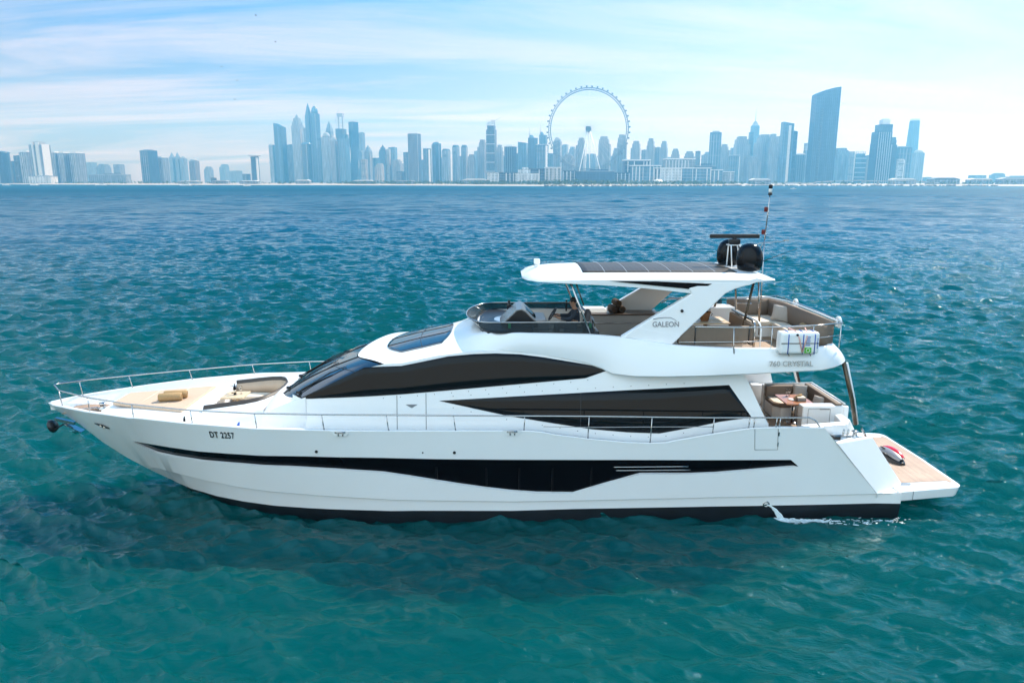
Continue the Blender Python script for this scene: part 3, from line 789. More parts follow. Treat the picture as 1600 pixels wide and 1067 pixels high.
(1473, 3000, 52.1, 84.1, 'step', 'haze', 'low hazy infill block left of the stepped ribbed tower'),
(-1078, 3800, 51.2, 158.8, 'box', 'blue', 'blue infill block at the left foot of the marina cluster'),
(-988, 3800, 51.2, 183.7, 'step', 'haze', 'hazy infill block between the crown-topped and the tallest marina towers'),
(-863, 3700, 49.9, 167.1, 'box', 'blue', 'blue infill block at the foot of the very tall domed tower'),
(-682, 3700, 62.5, 155.2, 'step', 'haze', 'hazy infill block right of the twisting tower base'),
(-588, 3600, 54.9, 118.8, 'box', 'blue', 'low blue infill block right of the stepped ornate tower'),
(-443, 3300, 47.6, 101.6, 'step', 'beige', 'low beige infill block right of the plain pale blue tower'),
(-332, 3300, 33.6, 101.6, 'box', 'blue', 'low blue infill block at the right foot of the big ribbed tower'),
(-245, 3300, 28.0, 112.5, 'box', 'haze', 'hazy infill block right of the round-topped tower with a mast'),
(-173, 3400, 26.0, 121.3, 'box', 'haze', 'hazy sliver of a block between two gabled towers'),
(15, 3200, 54.5, 114.8, 'step', 'haze', 'hazy block filling the gap right of the dark unfinished tower'),
(77, 3200, 40.9, 125.4, 'box', 'blue', 'blue infill block behind the deep blue glass block left of the wheel'),
]
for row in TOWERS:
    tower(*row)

# ------------------------------------------------------------------ observation wheel
W_C = Vector((261, 2195, 156)); W_R = 116.0
wroot = empty('observation_wheel', (261, 2195, 2.2), 'giant white observation wheel on slanted legs rising over the waterfront', 'ferris wheel')
M_wheel = material('wheel_steel', (0.10, 0.14, 0.18), 0.5)
M_wheel_w = material('wheel_white_steel', (0.85, 0.85, 0.84), 0.4)
M_caps = material('capsule_glass', (0.10, 0.14, 0.18), 0.15)
wc = Vector((0, 0, W_C.z - 2.2))
mb = MB()
n = 144
for rr, yy, tr_ in ((W_R, -3.2, 0.9), (W_R, 3.2, 0.9), (W_R - 5.5, 0, 1.3)):
    mb.tube([wc + Vector((rr * math.sin(2 * math.pi * k / n), yy, rr * math.cos(2 * math.pi * k / n))) for k in range(n + 1)], tr_, 6, cap=False)
for k in range(n):
    a, b = 2 * math.pi * k / n, 2 * math.pi * (k + 0.5) / n
    p = lambda r_, y_, t_: wc + Vector((r_ * math.sin(t_), y_, r_ * math.cos(t_)))
    mb.tube([p(W_R, -3.2, a), p(W_R - 5.5, 0, b)], 0.35, 4); mb.tube([p(W_R, 3.2, a), p(W_R - 5.5, 0, b)], 0.35, 4)
mb.build('rim', M_wheel, wroot)
mb = MB()
for k in range(48):
    a = 2 * math.pi * k / 48
    e = Vector((math.sin(a), 0, math.cos(a)))
    mb.tube([wc + e * 5 + Vector((0, 9 if k % 2 else -9, 0)), wc + e * (W_R - 5.5)], 0.22, 4)
mb.build('spokes', M_steel_far, wroot)
M = Matrix.Rotation(R(90), 4, 'X')
mb = MB().lathe([(4, -14), (6.5, -13), (6.5, 13), (4, 14)], n=16, M=M, c=wc)
mb.build('hub', M_wheel, wroot)
mb = MB(); mb.box(wc + Vector((-3, -15, 2)), (14, 6, 12)); mb.build('hub_housing', M_dark_far, wroot)
for fx, sx, sy in ((-36, -1, -1), (-3, -1, 1), (13, 1, 1), (43, 1, -1)):
    if True:
        foot = Vector((fx, sy * 40, 0)); topv = wc + Vector((sx * 2.5, sy * 13, -2))
        MB().tube([foot, foot.lerp(topv, 0.5), topv], 1.5, 8, r2=1.2).build('leg', M_wheel_w, wroot)
cap0 = None
for k in range(48):
    a = 2 * math.pi * (k + 0.5) / 48
    p = wc + Vector((math.sin(a), 0, math.cos(a))) * (W_R + 4.0)
    if cap0 is None:
        cap0 = MB().lathe([(0.4, -4.0), (2.1, -3.0), (2.6, -1.0), (2.6, 1.0), (2.1, 3.0), (0.4, 4.0)], n=10, M=M).build('capsule', M_caps, wroot, loc=p)
    else:
        c_ = cap0.copy(); link(c_); c_.parent = wroot; c_.location = p

# ------------------------------------------------------------------ domes, tents, sheds, promenade
def dome(x, y, r, label):
    o = MB().lathe([(r * math.cos(R(a)), r * 0.78 * math.sin(R(a))) for a in (0, 12, 25, 40, 55, 70, 82, 89.5)], n=24).build('dome_tent', M_white_far, loc=(x, y, 2.0))
    return tag(o, label, 'dome', 'white domes on the waterfront')
dome(407, 1900, 16.5, 'large white dome on the beach in front of the columned waterfront block')
dome(384, 1890, 7.0, 'small white dome left of the large white beach dome')
def shed(x, y, w, h, mat, label):
    root = empty('shed', (x, y, 2.0), label, 'building')
    MB().prism(rect(w, 22), 0, h * 0.75).build('wall', FM['grey'], root)
    Mx = Matrix(((1, 0, 0, 0), (0, 0, 1, 0), (0, 1, 0, 0), (0, 0, 0, 1)))
    MB().prism([(-w * 0.52, h * 0.75), (w * 0.52, h * 0.75), (w * 0.3, h), (-w * 0.3, h)], -12, 12, M=Mx).build('roof', mat, root)
for a in (
    (1010, 1850, 60, 15, M_white_far, 'low white-roofed hall, first right of the curved bridge'),
    (1115, 1850, 70, 16, M_dark_far, 'low dark-roofed hall, second right of the curved bridge'),
    (1205, 1850, 55, 15, M_white_far, 'low white-roofed hall, third right of the curved bridge'),
    (1290, 1850, 72, 17, M_conc, 'wide grey-roofed hall, fourth right of the curved bridge'),
    (1400, 1870, 70, 18, M_white_far, 'low white-roofed hall, last one at the right photo edge'),
    (-905, 2200, 60, 9, M_white_far, 'low white tent roof by the shore left of the wide blue slab tower'),
    (-690, 2080, 50, 10, M_white_far, 'low white tent roof near the small dark cube building'),
    (-560, 2150, 40, 12, M_white_far, 'white peaked tent right of the small dark cube building'),
    (-795, 2150, 45, 10, M_conc, 'low grey beach pavilion below the pointed hazy towers'),
    (-370, 2050, 60, 11, M_white_far, 'white beach pavilion at the foot of the marina cluster'),
    (-250, 2000, 50, 10, M_conc, 'grey beach pavilion below the marina cluster, right of the white one'),
    (-60, 1900, 70, 14, M_white_far, 'white low pavilion right of the big ribbed tower base'),
    (620, 1760, 46, 14, M_white_far, 'small white building on the breakwater below the giant tower')):
    shed(*a)
# curved bridge on the right
pts = [(640 + 34 * k, 1750 - 6 * k, 4 + 9 * math.sin(math.pi * min(1, k / 11)) * (k / 8 if k < 8 else 1)) for k in range(12)]
broot = empty('bridge', (640, 1750, 2), 'long pale bridge curving down to the shore right of the giant tower', 'bridge')
mb = MB()
for A, B in zip(pts, pts[1:]):
    a, b = Vector(A) - Vector((640, 1750, 2)), Vector(B) - Vector((640, 1750, 2))
    mb.grid([[a + Vector((0, -5, 0)), b + Vector((0, -5, 0))], [a + Vector((0, 5, 0)), b + Vector((0, 5, 0))]], smooth=False)
mb.build('deck', M_conc, broot, solid=2.0)
for k, A in enumerate(pts[1:-1]):
    a = Vector(A) - Vector((640, 1750, 2))
    MB().box((a.x, a.y, a.z / 2 - 1), (2.5, 6, a.z)).build('pier', M_conc, broot)
# breakwater of rock
mb = MB()
for k in range(420):
    t = rng.random(); xx = 90 + 900 * t
    yy = interp(xx, [p[0] for p in SHORE], [p[1] for p in SHORE]) - 8 + rng.uniform(-5, 5)
    s_ = rng.uniform(1.2, 3.0)
    g = bmesh.ops.create_icosphere(mb.bm, subdivisions=1, radius=s_)
    bmesh.ops.transform(mb.bm, matrix=Matrix.Translation((xx, yy, rng.uniform(0, 1.6))) @ Matrix.Rotation(rng.uniform(0, 6), 4, 'Z') @ Matrix.Diagonal((1.4, 1, 0.7, 1)), verts=g['verts'])
o = mb.build('breakwater_rocks', vary(material('breakwater_rock', (0.26, 0.24, 0.22), 0.9), 0.3, 0.3))
tag(o, 'line of grey breakwater rocks along the far shore', 'rocks', kind='stuff')
# belt of palms and shrubs along the far shore: one mass at this distance
M_green_far = vary(material('far_foliage', (0.045, 0.085, 0.035), 0.8), 0.2, 0.4)
mb = MB()
for k in range(1500):
    xx = rng.choice((rng.uniform(-1500, 1450), rng.uniform(-60, 560), rng.uniform(-430, 250)))
    yy = interp(xx, [p[0] for p in SHORE], [p[1] for p in SHORE]) + rng.uniform(70, 330)
    h = rng.uniform(3, 9) * (1.2 if 100 < xx < 330 else 1)
    for q in range(5):
        c_ = Vector((xx + rng.uniform(-3, 3), yy + rng.uniform(-3, 3), 2 + h * rng.uniform(0.4, 1.0)))
        d1 = Vector((rng.uniform(-1, 1), rng.uniform(-1, 1), rng.uniform(-0.6, 0.8))).normalized() * rng.uniform(1.5, 3.4)
        d2 = Vector((rng.uniform(-1, 1), rng.uniform(-1, 1), rng.uniform(-0.2, 1))).normalized() * rng.uniform(1, 2.6)
        mb.face([c_ - d1, c_ + d2, c_ + d1, c_ - d2 * 0.6])
    mb.face([(xx - 0.3, yy, 2), (xx + 0.3, yy, 2), (xx + 0.2, yy, 2 + h * 0.7), (xx - 0.2, yy, 2 + h * 0.7)])
tag(mb.build('shore_vegetation', M_green_far, recalc=False), 'belt of palms and shrubs along the far shore', 'vegetation', kind='stuff')

# ------------------------------------------------------------------ small boats and birds
M_hull_far = material('white_boat_paint', (0.8, 0.8, 0.8), 0.3)
def small_boat(x, y, L, label, rz=0.0):
    root = empty('motor_boat', (x, y, 0), label, 'boat', 'small boats off the far shore', rz)
    st = [(-0.5, 0.02, 0.10), (-0.3, 0.10, 0.09), (0.0, 0.14, 0.075), (0.35, 0.14, 0.07), (0.5, 0.13, 0.07)]
    mb = MB()
    rows = [[(a * L, -b * L, c_ * L) for a, b, c_ in st], [(a * L * 0.92, -b * L * 0.7, -0.3) for a, b, c_ in st], [(a * L * 0.92, b * L * 0.7, -0.3) for a, b, c_ in st], [(a * L, b * L, c_ * L) for a, b, c_ in st], [(a * L, -b * L, c_ * L) for a, b, c_ in st]]
    mb.grid(rows); mb.build('hull', M_hull_far, root, merge=0.001)
    MB().prism(rect(L * 0.36, L * 0.18, L * 0.06), L * 0.08, L * 0.16, top=rect(L * 0.26, L * 0.15, L * 0.09)).build('cabin', M_hull_far, root)
    MB().box((L * 0.06, 0, L * 0.125), (L * 0.35, L * 0.186, L * 0.03)).build('window', M_dark_far, root)
    MB().box((L * 0.10, 0, L * 0.19), (L * 0.2, L * 0.13, 0.3)).build('roof', M_hull_far, root)
small_boat(-1130, 1726, 19, 'white motor boat cut close to the left photo edge on the far water')
small_boat(-1065, 1725, 21, 'white motor boat off the bright white tower at far left')
small_boat(-912, 1722, 26, 'long white boat lying off the low grey hall', R(8))
small_boat(-662, 1585, 30, 'long white boat close to shore left of the small dark cube building', R(-6))
small_boat(-495, 1468, 16, 'small white boat below the disc-roofed tower')
small_boat(352, 873, 8, 'tiny dark boat nearest to the yacht mast light on open water', R(20))
M_bird = material('dark_feathers', (0.03, 0.03, 0.035), 0.7)
M_bird_w = material('pale_feathers', (0.25, 0.25, 0.25), 0.7)
def bird(x, y, z, flap, rz, label):
    root = empty('bird', (x, y, z), label, 'bird', 'birds in the sky', rz)
    mb = MB().lathe([(0.005, -0.24), (0.05, -0.14), (0.075, 0.0), (0.05, 0.14), (0.035, 0.19), (0.04, 0.23), (0.004, 0.30)], n=8, M=Matrix.Rotation(R(90), 4, 'Y'))
    mb.face([(-0.2, -0.03, 0), (-0.2, 0.03, 0), (-0.38, 0.06, 0.01), (-0.38, -0.06, 0.01)])
    mb.build('body', M_bird_w, root)
    for s_ in (-1, 1):
        e = Vector((0, s_ * math.cos(flap), math.sin(flap))); f = Vector((0, s_ * math.cos(flap * 0.3), math.sin(flap * 0.3)))
        p0 = Vector((0.08, 0, 0.03)); p1 = p0 + e * 0.28 + Vector((0.04, 0, 0)); p2 = p1 + f * 0.36 + Vector((-0.12, 0, 0))
        q0 = Vector((-0.12, 0, 0.03)); q1 = p1 + Vector((-0.20, 0, 0))
        MB().face([p0, p1, q1, q0]).face([p1, p2, q1]).build('wing', M_bird, root, solid=0.012, merge=0.001)
bird(-62.5, 200, 46.8, 0.5, 0.4, 'small dark bird in the left sky, second highest of the five')
bird(-78.0, 200, 40.3, -0.2, 0.8, 'small dark bird in the left sky, farthest to the left')
bird(-75.0, 200, 31.4, 0.3, -0.3, 'small dark bird in the left sky, lowest of the five')
bird(-67.4, 200, 53.7, 0.7, 0.1, 'small dark bird in the left sky, highest of the five')
bird(-74.0, 200, 36.6, 0.1, 1.2, 'small dark bird in the left sky, second lowest of the five')

# ------------------------------------------------------------------ haze
HAZE = 2.5e-4
def build_haze():
    m = bpy.data.materials.new('haze_air'); m.use_nodes = True
    t = m.node_tree
    for n in list(t.nodes):
        if n.type == 'BSDF_PRINCIPLED': t.nodes.remove(n)
    pv = t.nodes.new('ShaderNodeVolumePrincipled')
    pv.inputs['Color'].default_value = (0.15, 0.55, 1.0, 1)
    pv.inputs['Density'].default_value = HAZE
    pv.inputs['Absorption Color'].default_value = (1, 1, 1, 1)
    pv.inputs['Anisotropy'].default_value = 0.35
    o = [n for n in t.nodes if n.type == 'OUTPUT_MATERIAL'][0]
    t.links.new(pv.outputs[0], o.inputs['Volume'])
    b = MB().box((0, 0, 229), (11000, 11000, 462)).build('haze', m)
    b.location = (0, 0, 0)
    b['kind'] = 'stuff'
    return b
build_haze()
# ================================================================== materials of the yacht
M_gel = vary(material('white_gelcoat', (0.80, 0.81, 0.81), 0.22, coat=0.3), 1.3, 0.025, rough=0.05)
M_gel_in = vary(material('white_moulded_deck', (0.80, 0.79, 0.77), 0.45), 3.0, 0.04, bump=0.05, bscale=60)
M_anti = vary(material('black_antifouling', (0.012, 0.014, 0.018), 0.35), 2.0, 0.5)
M_glass = material('black_tinted_glass', (0.004, 0.005, 0.006), 0.02, spec=0.22, ior=1.5)
M_glass_h = material('hull_window_glass', (0.003, 0.003, 0.004), 0.04, spec=0.10, ior=1.45)
M_mullion = material('dark_mullion', (0.006, 0.006, 0.007), 0.3, spec=0.08)
M_wsglass = material('windshield_glass', (0.012, 0.016, 0.018), 0.015, spec=1.0, ior=1.9)
M_steel = vary(material('polished_steel', (0.46, 0.45, 0.44), 0.20, metal=1.0), 6, 0.08)
M_black = material('black_trim', (0.012, 0.012, 0.013), 0.35)
M_rubber = material('seam_rubber', (0.05, 0.05, 0.05), 0.7)
M_gloss_black = material('gloss_black_dome', (0.005, 0.005, 0.006), 0.16, spec=0.22)
M_taupe = vary(material('taupe_upholstery', (0.190, 0.142, 0.105), 0.75), 9, 0.10, bump=0.2, bscale=160)
M_beige = vary(material('beige_upholstery', (0.50, 0.37, 0.27), 0.7), 8, 0.07, bump=0.15, bscale=160)
M_cream = vary(material('cream_upholstery', (0.70, 0.60, 0.48), 0.7), 8, 0.06, bump=0.15, bscale=160)
M_grey_f = vary(material('grey_cushion_fabric', (0.42, 0.38, 0.34), 0.85), 14, 0.12, bump=0.3, bscale=220)
M_dark_f = vary(material('charcoal_cushion_fabric', (0.085, 0.080, 0.085), 0.85), 14, 0.12, bump=0.3, bscale=220)
M_towel = vary(material('ochre_towelling', (0.42, 0.27, 0.13), 0.95), 30, 0.25, bump=0.6, bscale=260)
M_towel_b = vary(material('brown_towelling', (0.085, 0.055, 0.035), 0.95), 30, 0.25, bump=0.6, bscale=260)
M_wood = vary(material('varnished_teak', (0.42, 0.17, 0.075), 0.3, coat=0.4), 5, 0.25, stretch=(0.6, 8, 1))
M_palewood = vary(material('pale_oak', (0.60, 0.46, 0.30), 0.4), 5, 0.18, stretch=(0.6, 8, 1))
M_wicker = vary(material('wicker', (0.30, 0.13, 0.045), 0.8), 40, 0.5, bump=0.8, bscale=90)
M_clear = material('clear_glass', (0.95, 0.97, 0.97), 0.02, trans=1.0, ior=1.2)
M_smoke = material('smoked_glass', (0.16, 0.19, 0.20), 0.02, trans=0.85, ior=1.05)
M_red = material('red_paint', (0.62, 0.012, 0.02), 0.2, coat=0.7)
M_orange = material('red_lamp', (0.12, 0.006, 0.006), 0.3)
M_blue = material('blue_webbing', (0.03, 0.10, 0.42), 0.6)
M_pink = material('pink_webbing', (0.75, 0.42, 0.36), 0.7)
M_green = material('green_label', (0.10, 0.42, 0.03), 0.5)
M_dgreen = material('green_tinted_strip', (0.01, 0.085, 0.04), 0.3)
M_grey_logo = material('grey_lettering', (0.26, 0.27, 0.29), 0.4, metal=0.3)
M_silver_logo = material('silver_lettering', (0.40, 0.40, 0.39), 0.3, metal=0.3)
M_black_logo = material('black_lettering', (0.01, 0.01, 0.012), 0.5)
M_skin = material('skin', (0.36, 0.20, 0.13), 0.55)
M_navy = vary(material('dark_navy_cloth', (0.025, 0.032, 0.045), 0.9), 20, 0.3)
M_hair = material('dark_hair', (0.010, 0.008, 0.007), 0.6)
def teak_mat(name, col, plank=0.055):
    m = bpy.data.materials.new(name); m.use_nodes = True
    t = m.node_tree; b = t.nodes['Principled BSDF']; b.inputs['Roughness'].default_value = 0.65
    tcn = t.nodes.new('ShaderNodeTexCoord')
    br = t.nodes.new('ShaderNodeTexBrick'); br.offset = 0.37
    br.inputs['Scale'].default_value = 1.0; br.inputs['Brick Width'].default_value = 1.9; br.inputs['Row Height'].default_value = plank
    br.inputs['Mortar Size'].default_value = 0.0035; br.inputs['Mortar Smooth'].default_value = 0.2
    br.inputs['Color1'].default_value = (*col, 1); br.inputs['Color2'].default_value = (*[c * 0.80 for c in col], 1)
    br.inputs['Mortar'].default_value = (0.10, 0.085, 0.07, 1)
    rot = t.nodes.new('ShaderNodeMapping'); rot.inputs['Rotation'].default_value = (0, 0, R(90))
    t.links.new(tcn.outputs['Object'], rot.inputs[0]); t.links.new(rot.outputs[0], br.inputs['Vector'])
    nz = t.nodes.new('ShaderNodeTexNoise'); nz.inputs['Scale'].default_value = 1.1; nz.inputs['Detail'].default_value = 5
    t.links.new(tcn.outputs['Object'], nz.inputs['Vector'])
    mr = t.nodes.new('ShaderNodeMapRange'); mr.inputs[1].default_value = 0.3; mr.inputs[2].default_value = 0.7; mr.inputs[3].default_value = 0.75; mr.inputs[4].default_value = 1.2
    t.links.new(nz.outputs[0], mr.inputs[0])
    mu = t.nodes.new('ShaderNodeMixRGB'); mu.blend_type = 'MULTIPLY'; mu.inputs[0].default_value = 1.0
    t.links.new(br.outputs['Color'], mu.inputs[1]); t.links.new(mr.outputs[0], mu.inputs[2]); t.links.new(mu.outputs[0], b.inputs['Base Color'])
    return m
M_teak = teak_mat('weathered_teak', (0.37, 0.25, 0.18))
M_teak_d = teak_mat('shaded_teak', (0.36, 0.25, 0.16))
def solar_mat():
    m = bpy.data.materials.new('solar_panel'); m.use_nodes = True
    t = m.node_tree; b = t.nodes['Principled BSDF']; b.inputs['Roughness'].default_value = 0.42; b.inputs['Specular IOR Level'].default_value = 0.25
    tcn = t.nodes.new('ShaderNodeTexCoord')
    br = t.nodes.new('ShaderNodeTexBrick'); br.offset = 0.0
    br.inputs['Scale'].default_value = 1.0; br.inputs['Brick Width'].default_value = 0.125; br.inputs['Row Height'].default_value = 0.125
    br.inputs['Mortar Size'].default_value = 0.004
    br.inputs['Color1'].default_value = (0.040, 0.032, 0.025, 1); br.inputs['Color2'].default_value = (0.050, 0.040, 0.030, 1); br.inputs['Mortar'].default_value = (0.10, 0.095, 0.085, 1)
    t.links.new(tcn.outputs['Object'], br.inputs['Vector']); t.links.new(br.outputs['Color'], b.inputs['Base Color'])
    return m
M_solar = solar_mat()

yacht = empty('motor_yacht', (0, 0, 0), 'large white motor yacht with black windows filling the foreground', 'yacht')
Y = yacht
# ------------------------------------------------------------------ lines of the boat (metres, x aft, z up from the waterline)
BS = ([-12.9, -12.6, -12.0, -11.17, -9.65, -7.89, -6.16, -4, 0, 5, 8.5, 10.6], [0.10, 0.40, 0.76, 1.22, 1.90, 2.50, 2.82, 2.92, 2.94, 2.93, 2.86, 2.74])
BW = ([-9.6, -8.76, -7.81, -6.95, -6.01, -4.44, -2.83, 0.31, 1.97, 6.42, 10.59], [0.0, .75, 1.38, 1.82, 2.12, 2.42, 2.65, 2.78, 2.78, 2.72, 2.62])
ST = ([-12.9, -12.19, -11.56, -10.88, -10.18, -9.6], [2.28, 1.80, 1.22, .72, .30, 0.0])
def bs(x): return interp(x, *BS)
def bw(x): return interp(x, *BW)
def SH(x, z):
    if x < -9.6:
        z0 = interp(x, *ST); t = max(0.0, min(1.2, (z - z0) / max(2.45 - z0, .01))); return bs(x) * t ** .8
    t = max(-.4, min(1.1, z / 2.5)); p = interp(x, [-9.6, -5], [.75, .9])
    b = bw(x); return max(0.0, b + (bs(x) - b) * (abs(t) ** p) * (1 if t >= 0 else -1))
SHEER = ([-12.9, -12.2, -11.4, -10.6, -9.3, -7.7, -6.13, -4.5, -2.9, 0.63, 1.05, 1.39, 2.25, 3.23, 3.88, 4.22, 4.45, 5.46, 6.01, 6.37, 7.14, 8.25, 9.86, 10.7],
         [2.42, 2.47, 2.50, 2.53, 2.57, 2.58, 2.54, 2.51, 2.49, 2.48, 2.445, 2.37, 2.25, 2.145, 2.12, 2.135, 2.19, 2.37, 2.45, 2.50, 2.51, 2.49, 0.64, 0.60])
def zsheer(x): return interp(x, *SHEER)
WT = ([-10.06, -8.6, -6.82, -4.9, -2.94, -1.64, 3.24, 7.47, 7.69], [1.67, 1.72, 1.765, 1.785, 1.775, 1.74, 1.69, 1.64, 1.45])
WB = ([-10.06, -9.72, -9.37, -8.8, -8.17, -6.8, -5.44, -4.2, -2.96, -2.3, -1.66, -1.05, -0.43, 0.25, 0.95, 1.88, 2.61, 3.60, 4.2, 4.93, 5.57, 7.69],
      [1.67, 1.47, 1.38, 1.385, 1.41, 1.45, 1.445, 1.41, 1.345, 1.24, 1.125, 1.02, 0.925, 0.84, 0.78, 0.76, 0.99, 1.285, 1.28, 1.27, 1.29, 1.45])
CH = ([-10.3, -10.0, -8.9, -7.77, -5.04, -2.17, 0.31, 3.29, 5.63, 9.91, 10.7], [0.42, 0.60, 0.72, .73, .63, .57, .55, .58, .61, .63, .60])
BT = ([-9.5, -9.1, -8.12, -6.98, -6.17, -5.1, -2.19, .31, 1.97, 5.65, 7.87, 10.6], [0.05, .12, .14, .18, .17, .17, .24, .26, .30, .32, .32, .33])
def keel(x): return interp(x, [-12.9, -12.19, -11.56, -10.88, -10.18, -9.6, -8.0, -5, 10.7], [2.28, 1.80, 1.22, .72, .30, 0.0, -0.7, -0.9, -0.9])
xs = sorted(set([round(v, 3) for v in np.linspace(-12.9, 10.55, 190)] + WT[0] + WB[0] + [8.25, 9.86]))
def hull_rows(x, sgn):
    k = keel(x); s_ = zsheer(x)
    inw = -10.06 <= x <= 7.69
    wt = interp(x, *WT); wb = interp(x, *WB)
    if not inw: wt = wb = interp(x, [-12.9, -10.06, 7.69, 8.25, 10.55], [2.35, 1.67, 1.45, 1.40, 0.62])
    f = max(0.0, min(1.0, (wt - wb) / 0.12))
    ch = interp(x, *CH); bt = interp(x, *BT)
    q = lambda z: min(max(z, k), s_)
    wt, wb, ch, bt = q(wt), q(wb), q(ch), q(bt)
    crease = 0.05 * min(1, max(0, (x + 10.2) / 2.0)) * (1 if x < 9.9 else max(0, 1 - (x - 9.9) / 0.5))
    out_ = []
    def P(z, d=0.0): out_.append((x, sgn * -max(0.0, SH(x, z) - d), z))
    P(max(-0.9, k), 0.0 if k > -0.3 else 0.6); P(q(-0.25), 0.03); P(bt, crease)
    P(ch - 0.035 * (1 if crease > 0.02 else 0), crease); P(ch, 0)
    P(wb); P(wb + 0.012 * f, 0.085 * f); P(wt - 0.006 * f, 0.018 * f); P(wt); P(s_)
    return out_
for nm in ('hull',):
    mb = MB(); mw = MB(); ma = MB()
    for sgn in (1, -1):
        rows = [hull_rows(x, sgn) for x in xs]
        rt = list(map(list, zip(*rows)))           # by row
        for a in range(len(rt) - 1):
            tgt = mw if a == 6 else ma if a < 2 else mb
            if a == 6:
                sel = [i for i, x in enumerate(xs) if -10.06 <= x <= 7.69]
                tgt.grid([[rt[a][i] for i in sel], [rt[a + 1][i] for i in sel]], smooth=True)
            else:
                tgt.grid([rt[a], rt[a + 1]], smooth=True)
    # transom closing below the platform
    xe = xs[-1]
    L = hull_rows(xe, 1); Rr_ = hull_rows(xe, -1)
    mb.face([L[2], L[4], L[9], Rr_[9], Rr_[4], Rr_[2]]); ma.face([L[0], L[1], L[2], Rr_[2], Rr_[1], Rr_[0]])
    hull = mb.build('hull', M_gel, Y, merge=0.0008)
    ma.build('antifouling', M_anti, Y, merge=0.0008)
    mw.build('hull_window', M_glass_h, Y, merge=0.0005)
md = hull.modifiers.new('edge', 'EDGE_SPLIT'); md.split_angle = R(22)
# mullions faintly visible in the dark hull glass
for sgn in (1, -1):
    for x in (-1.62, -0.35, 0.5, 1.35, 2.35):
        z1, z0 = interp(x, *WT) - 0.05, interp(x, *WB) + 0.06
        MB().box((x, -sgn * (SH(x, 1.3) - 0.05), (z0 + z1) / 2), (0.05, 0.05, z1 - z0)).build('window_mullion', M_mullion, Y)
    for (x0, x1, z) in ((2.90, 4.81, 1.505), (2.96, 4.87, 1.41)):
        MB().tube([(x, -sgn * (SH(x, z) + 0.03), z) for x in np.linspace(x0, x1, 12)], 0.012, 6).build('trim_bar', M_steel, Y)
# bulwark: cap and inner face
def deck_z(x): return interp(x, [-12.9, -11.0, -8.0, -6.0, -3, 0, 6.2], [2.20, 2.22, 2.16, 2.05, 1.98, 1.93, 1.88])
mb = MB(); mc = MB()
for sgn in (1, -1):
    XS = [x for x in xs if x <= 8.26]
    o_ = [(x, -sgn * (bs(x) * 1.0 if x > -12.85 else 0.10), zsheer(x)) for x in XS]
    o_ = [(x, -sgn * SH(x, zsheer(x)), zsheer(x)) for x in XS]
    up = [(x, -sgn * (SH(x, zsheer(x)) + 0.012), zsheer(x) + 0.018) for x in XS]
    inn = [(x, -sgn * max(0.02, SH(x, zsheer(x)) - 0.13), zsheer(x) + 0.018) for x in XS]
    low = [(x, -sgn * max(0.02, min(SH(x, zsheer(x)) - 0.19, SH(x, deck_z(x)) - 0.06)), min(deck_z(x), zsheer(x) - 0.05) if x < 6.2 else 1.6) for x in XS]
    mc.grid([o_, up, inn, [(p[0], p[1], p[2] - 0.03) for p in inn]]); mb.grid([[(p[0], p[1], p[2] - 0.03) for p in inn], low])
mc.build('bulwark_cap', M_gel, Y, merge=0.0008)
mb.build('bulwark', M_gel_in, Y, merge=0.0008)
# main deck
XS = [x for x in xs if x <= 6.6]
mb = MB().grid([[(x, -max(0.02, SH(x, deck_z(x)) - 0.05), deck_z(x)) for x in XS], [(x, max(0.02, SH(x, deck_z(x)) - 0.05), deck_z(x)) for x in XS]])
mb.build('main_deck', M_gel_in, Y)
mb = MB().grid([[(x, -(SH(x, 2.0) - 0.17), 1.65) for x in np.linspace(6.0, 8.2, 10)] + [(8.4, -1.85, 1.65), (9.4, -1.85, 1.65)], [(x, (SH(x, 2.0) - 0.17), 1.65) for x in np.linspace(6.0, 8.2, 10)] + [(8.4, 1.85, 1.65), (9.4, 1.85, 1.65)]])
mb.build('cockpit_floor', M_teak_d, Y)

# ------------------------------------------------------------------ text helper
def text(body, size, mat, name, parent, loc, rot, sx=1.0, depth=0.004, shear=0.0, label=None, bold=0.0, space=1.0):
    cu = bpy.data.curves.new(name, 'FONT'); cu.body = body; cu.size = size; cu.extrude = depth; cu.shear = shear; cu.offset = bold; cu.space_character = space
    tmp = bpy.data.objects.new('tmp', cu); link(tmp)
    dg = bpy.context.evaluated_depsgraph_get()
    me = bpy.data.meshes.new_from_object(tmp.evaluated_get(dg))
    bpy.data.objects.remove(tmp)
    me.name = name; me.materials.clear(); me.materials.append(mat)
    o = bpy.data.objects.new(name, me); link(o); o.location = loc; o.rotation_euler = rot; o.scale = (sx, 1, 1); o.parent = parent
    if label: o['label'] = label
    return o
a_ = math.atan2(bs(-6.83) - bs(-7.39), 0.56)
fl = math.atan2(SH(-7.1, 2.42) - SH(-7.1, 2.22), 0.2)
text('DT 2257', 0.26, M_black_logo, 'registration_lettering', Y, (-7.40, -(SH(-7.40, 2.24) + 0.012), 2.235), (R(90) + fl, 0, -a_), sx=0.66, bold=0.005, space=1.12)

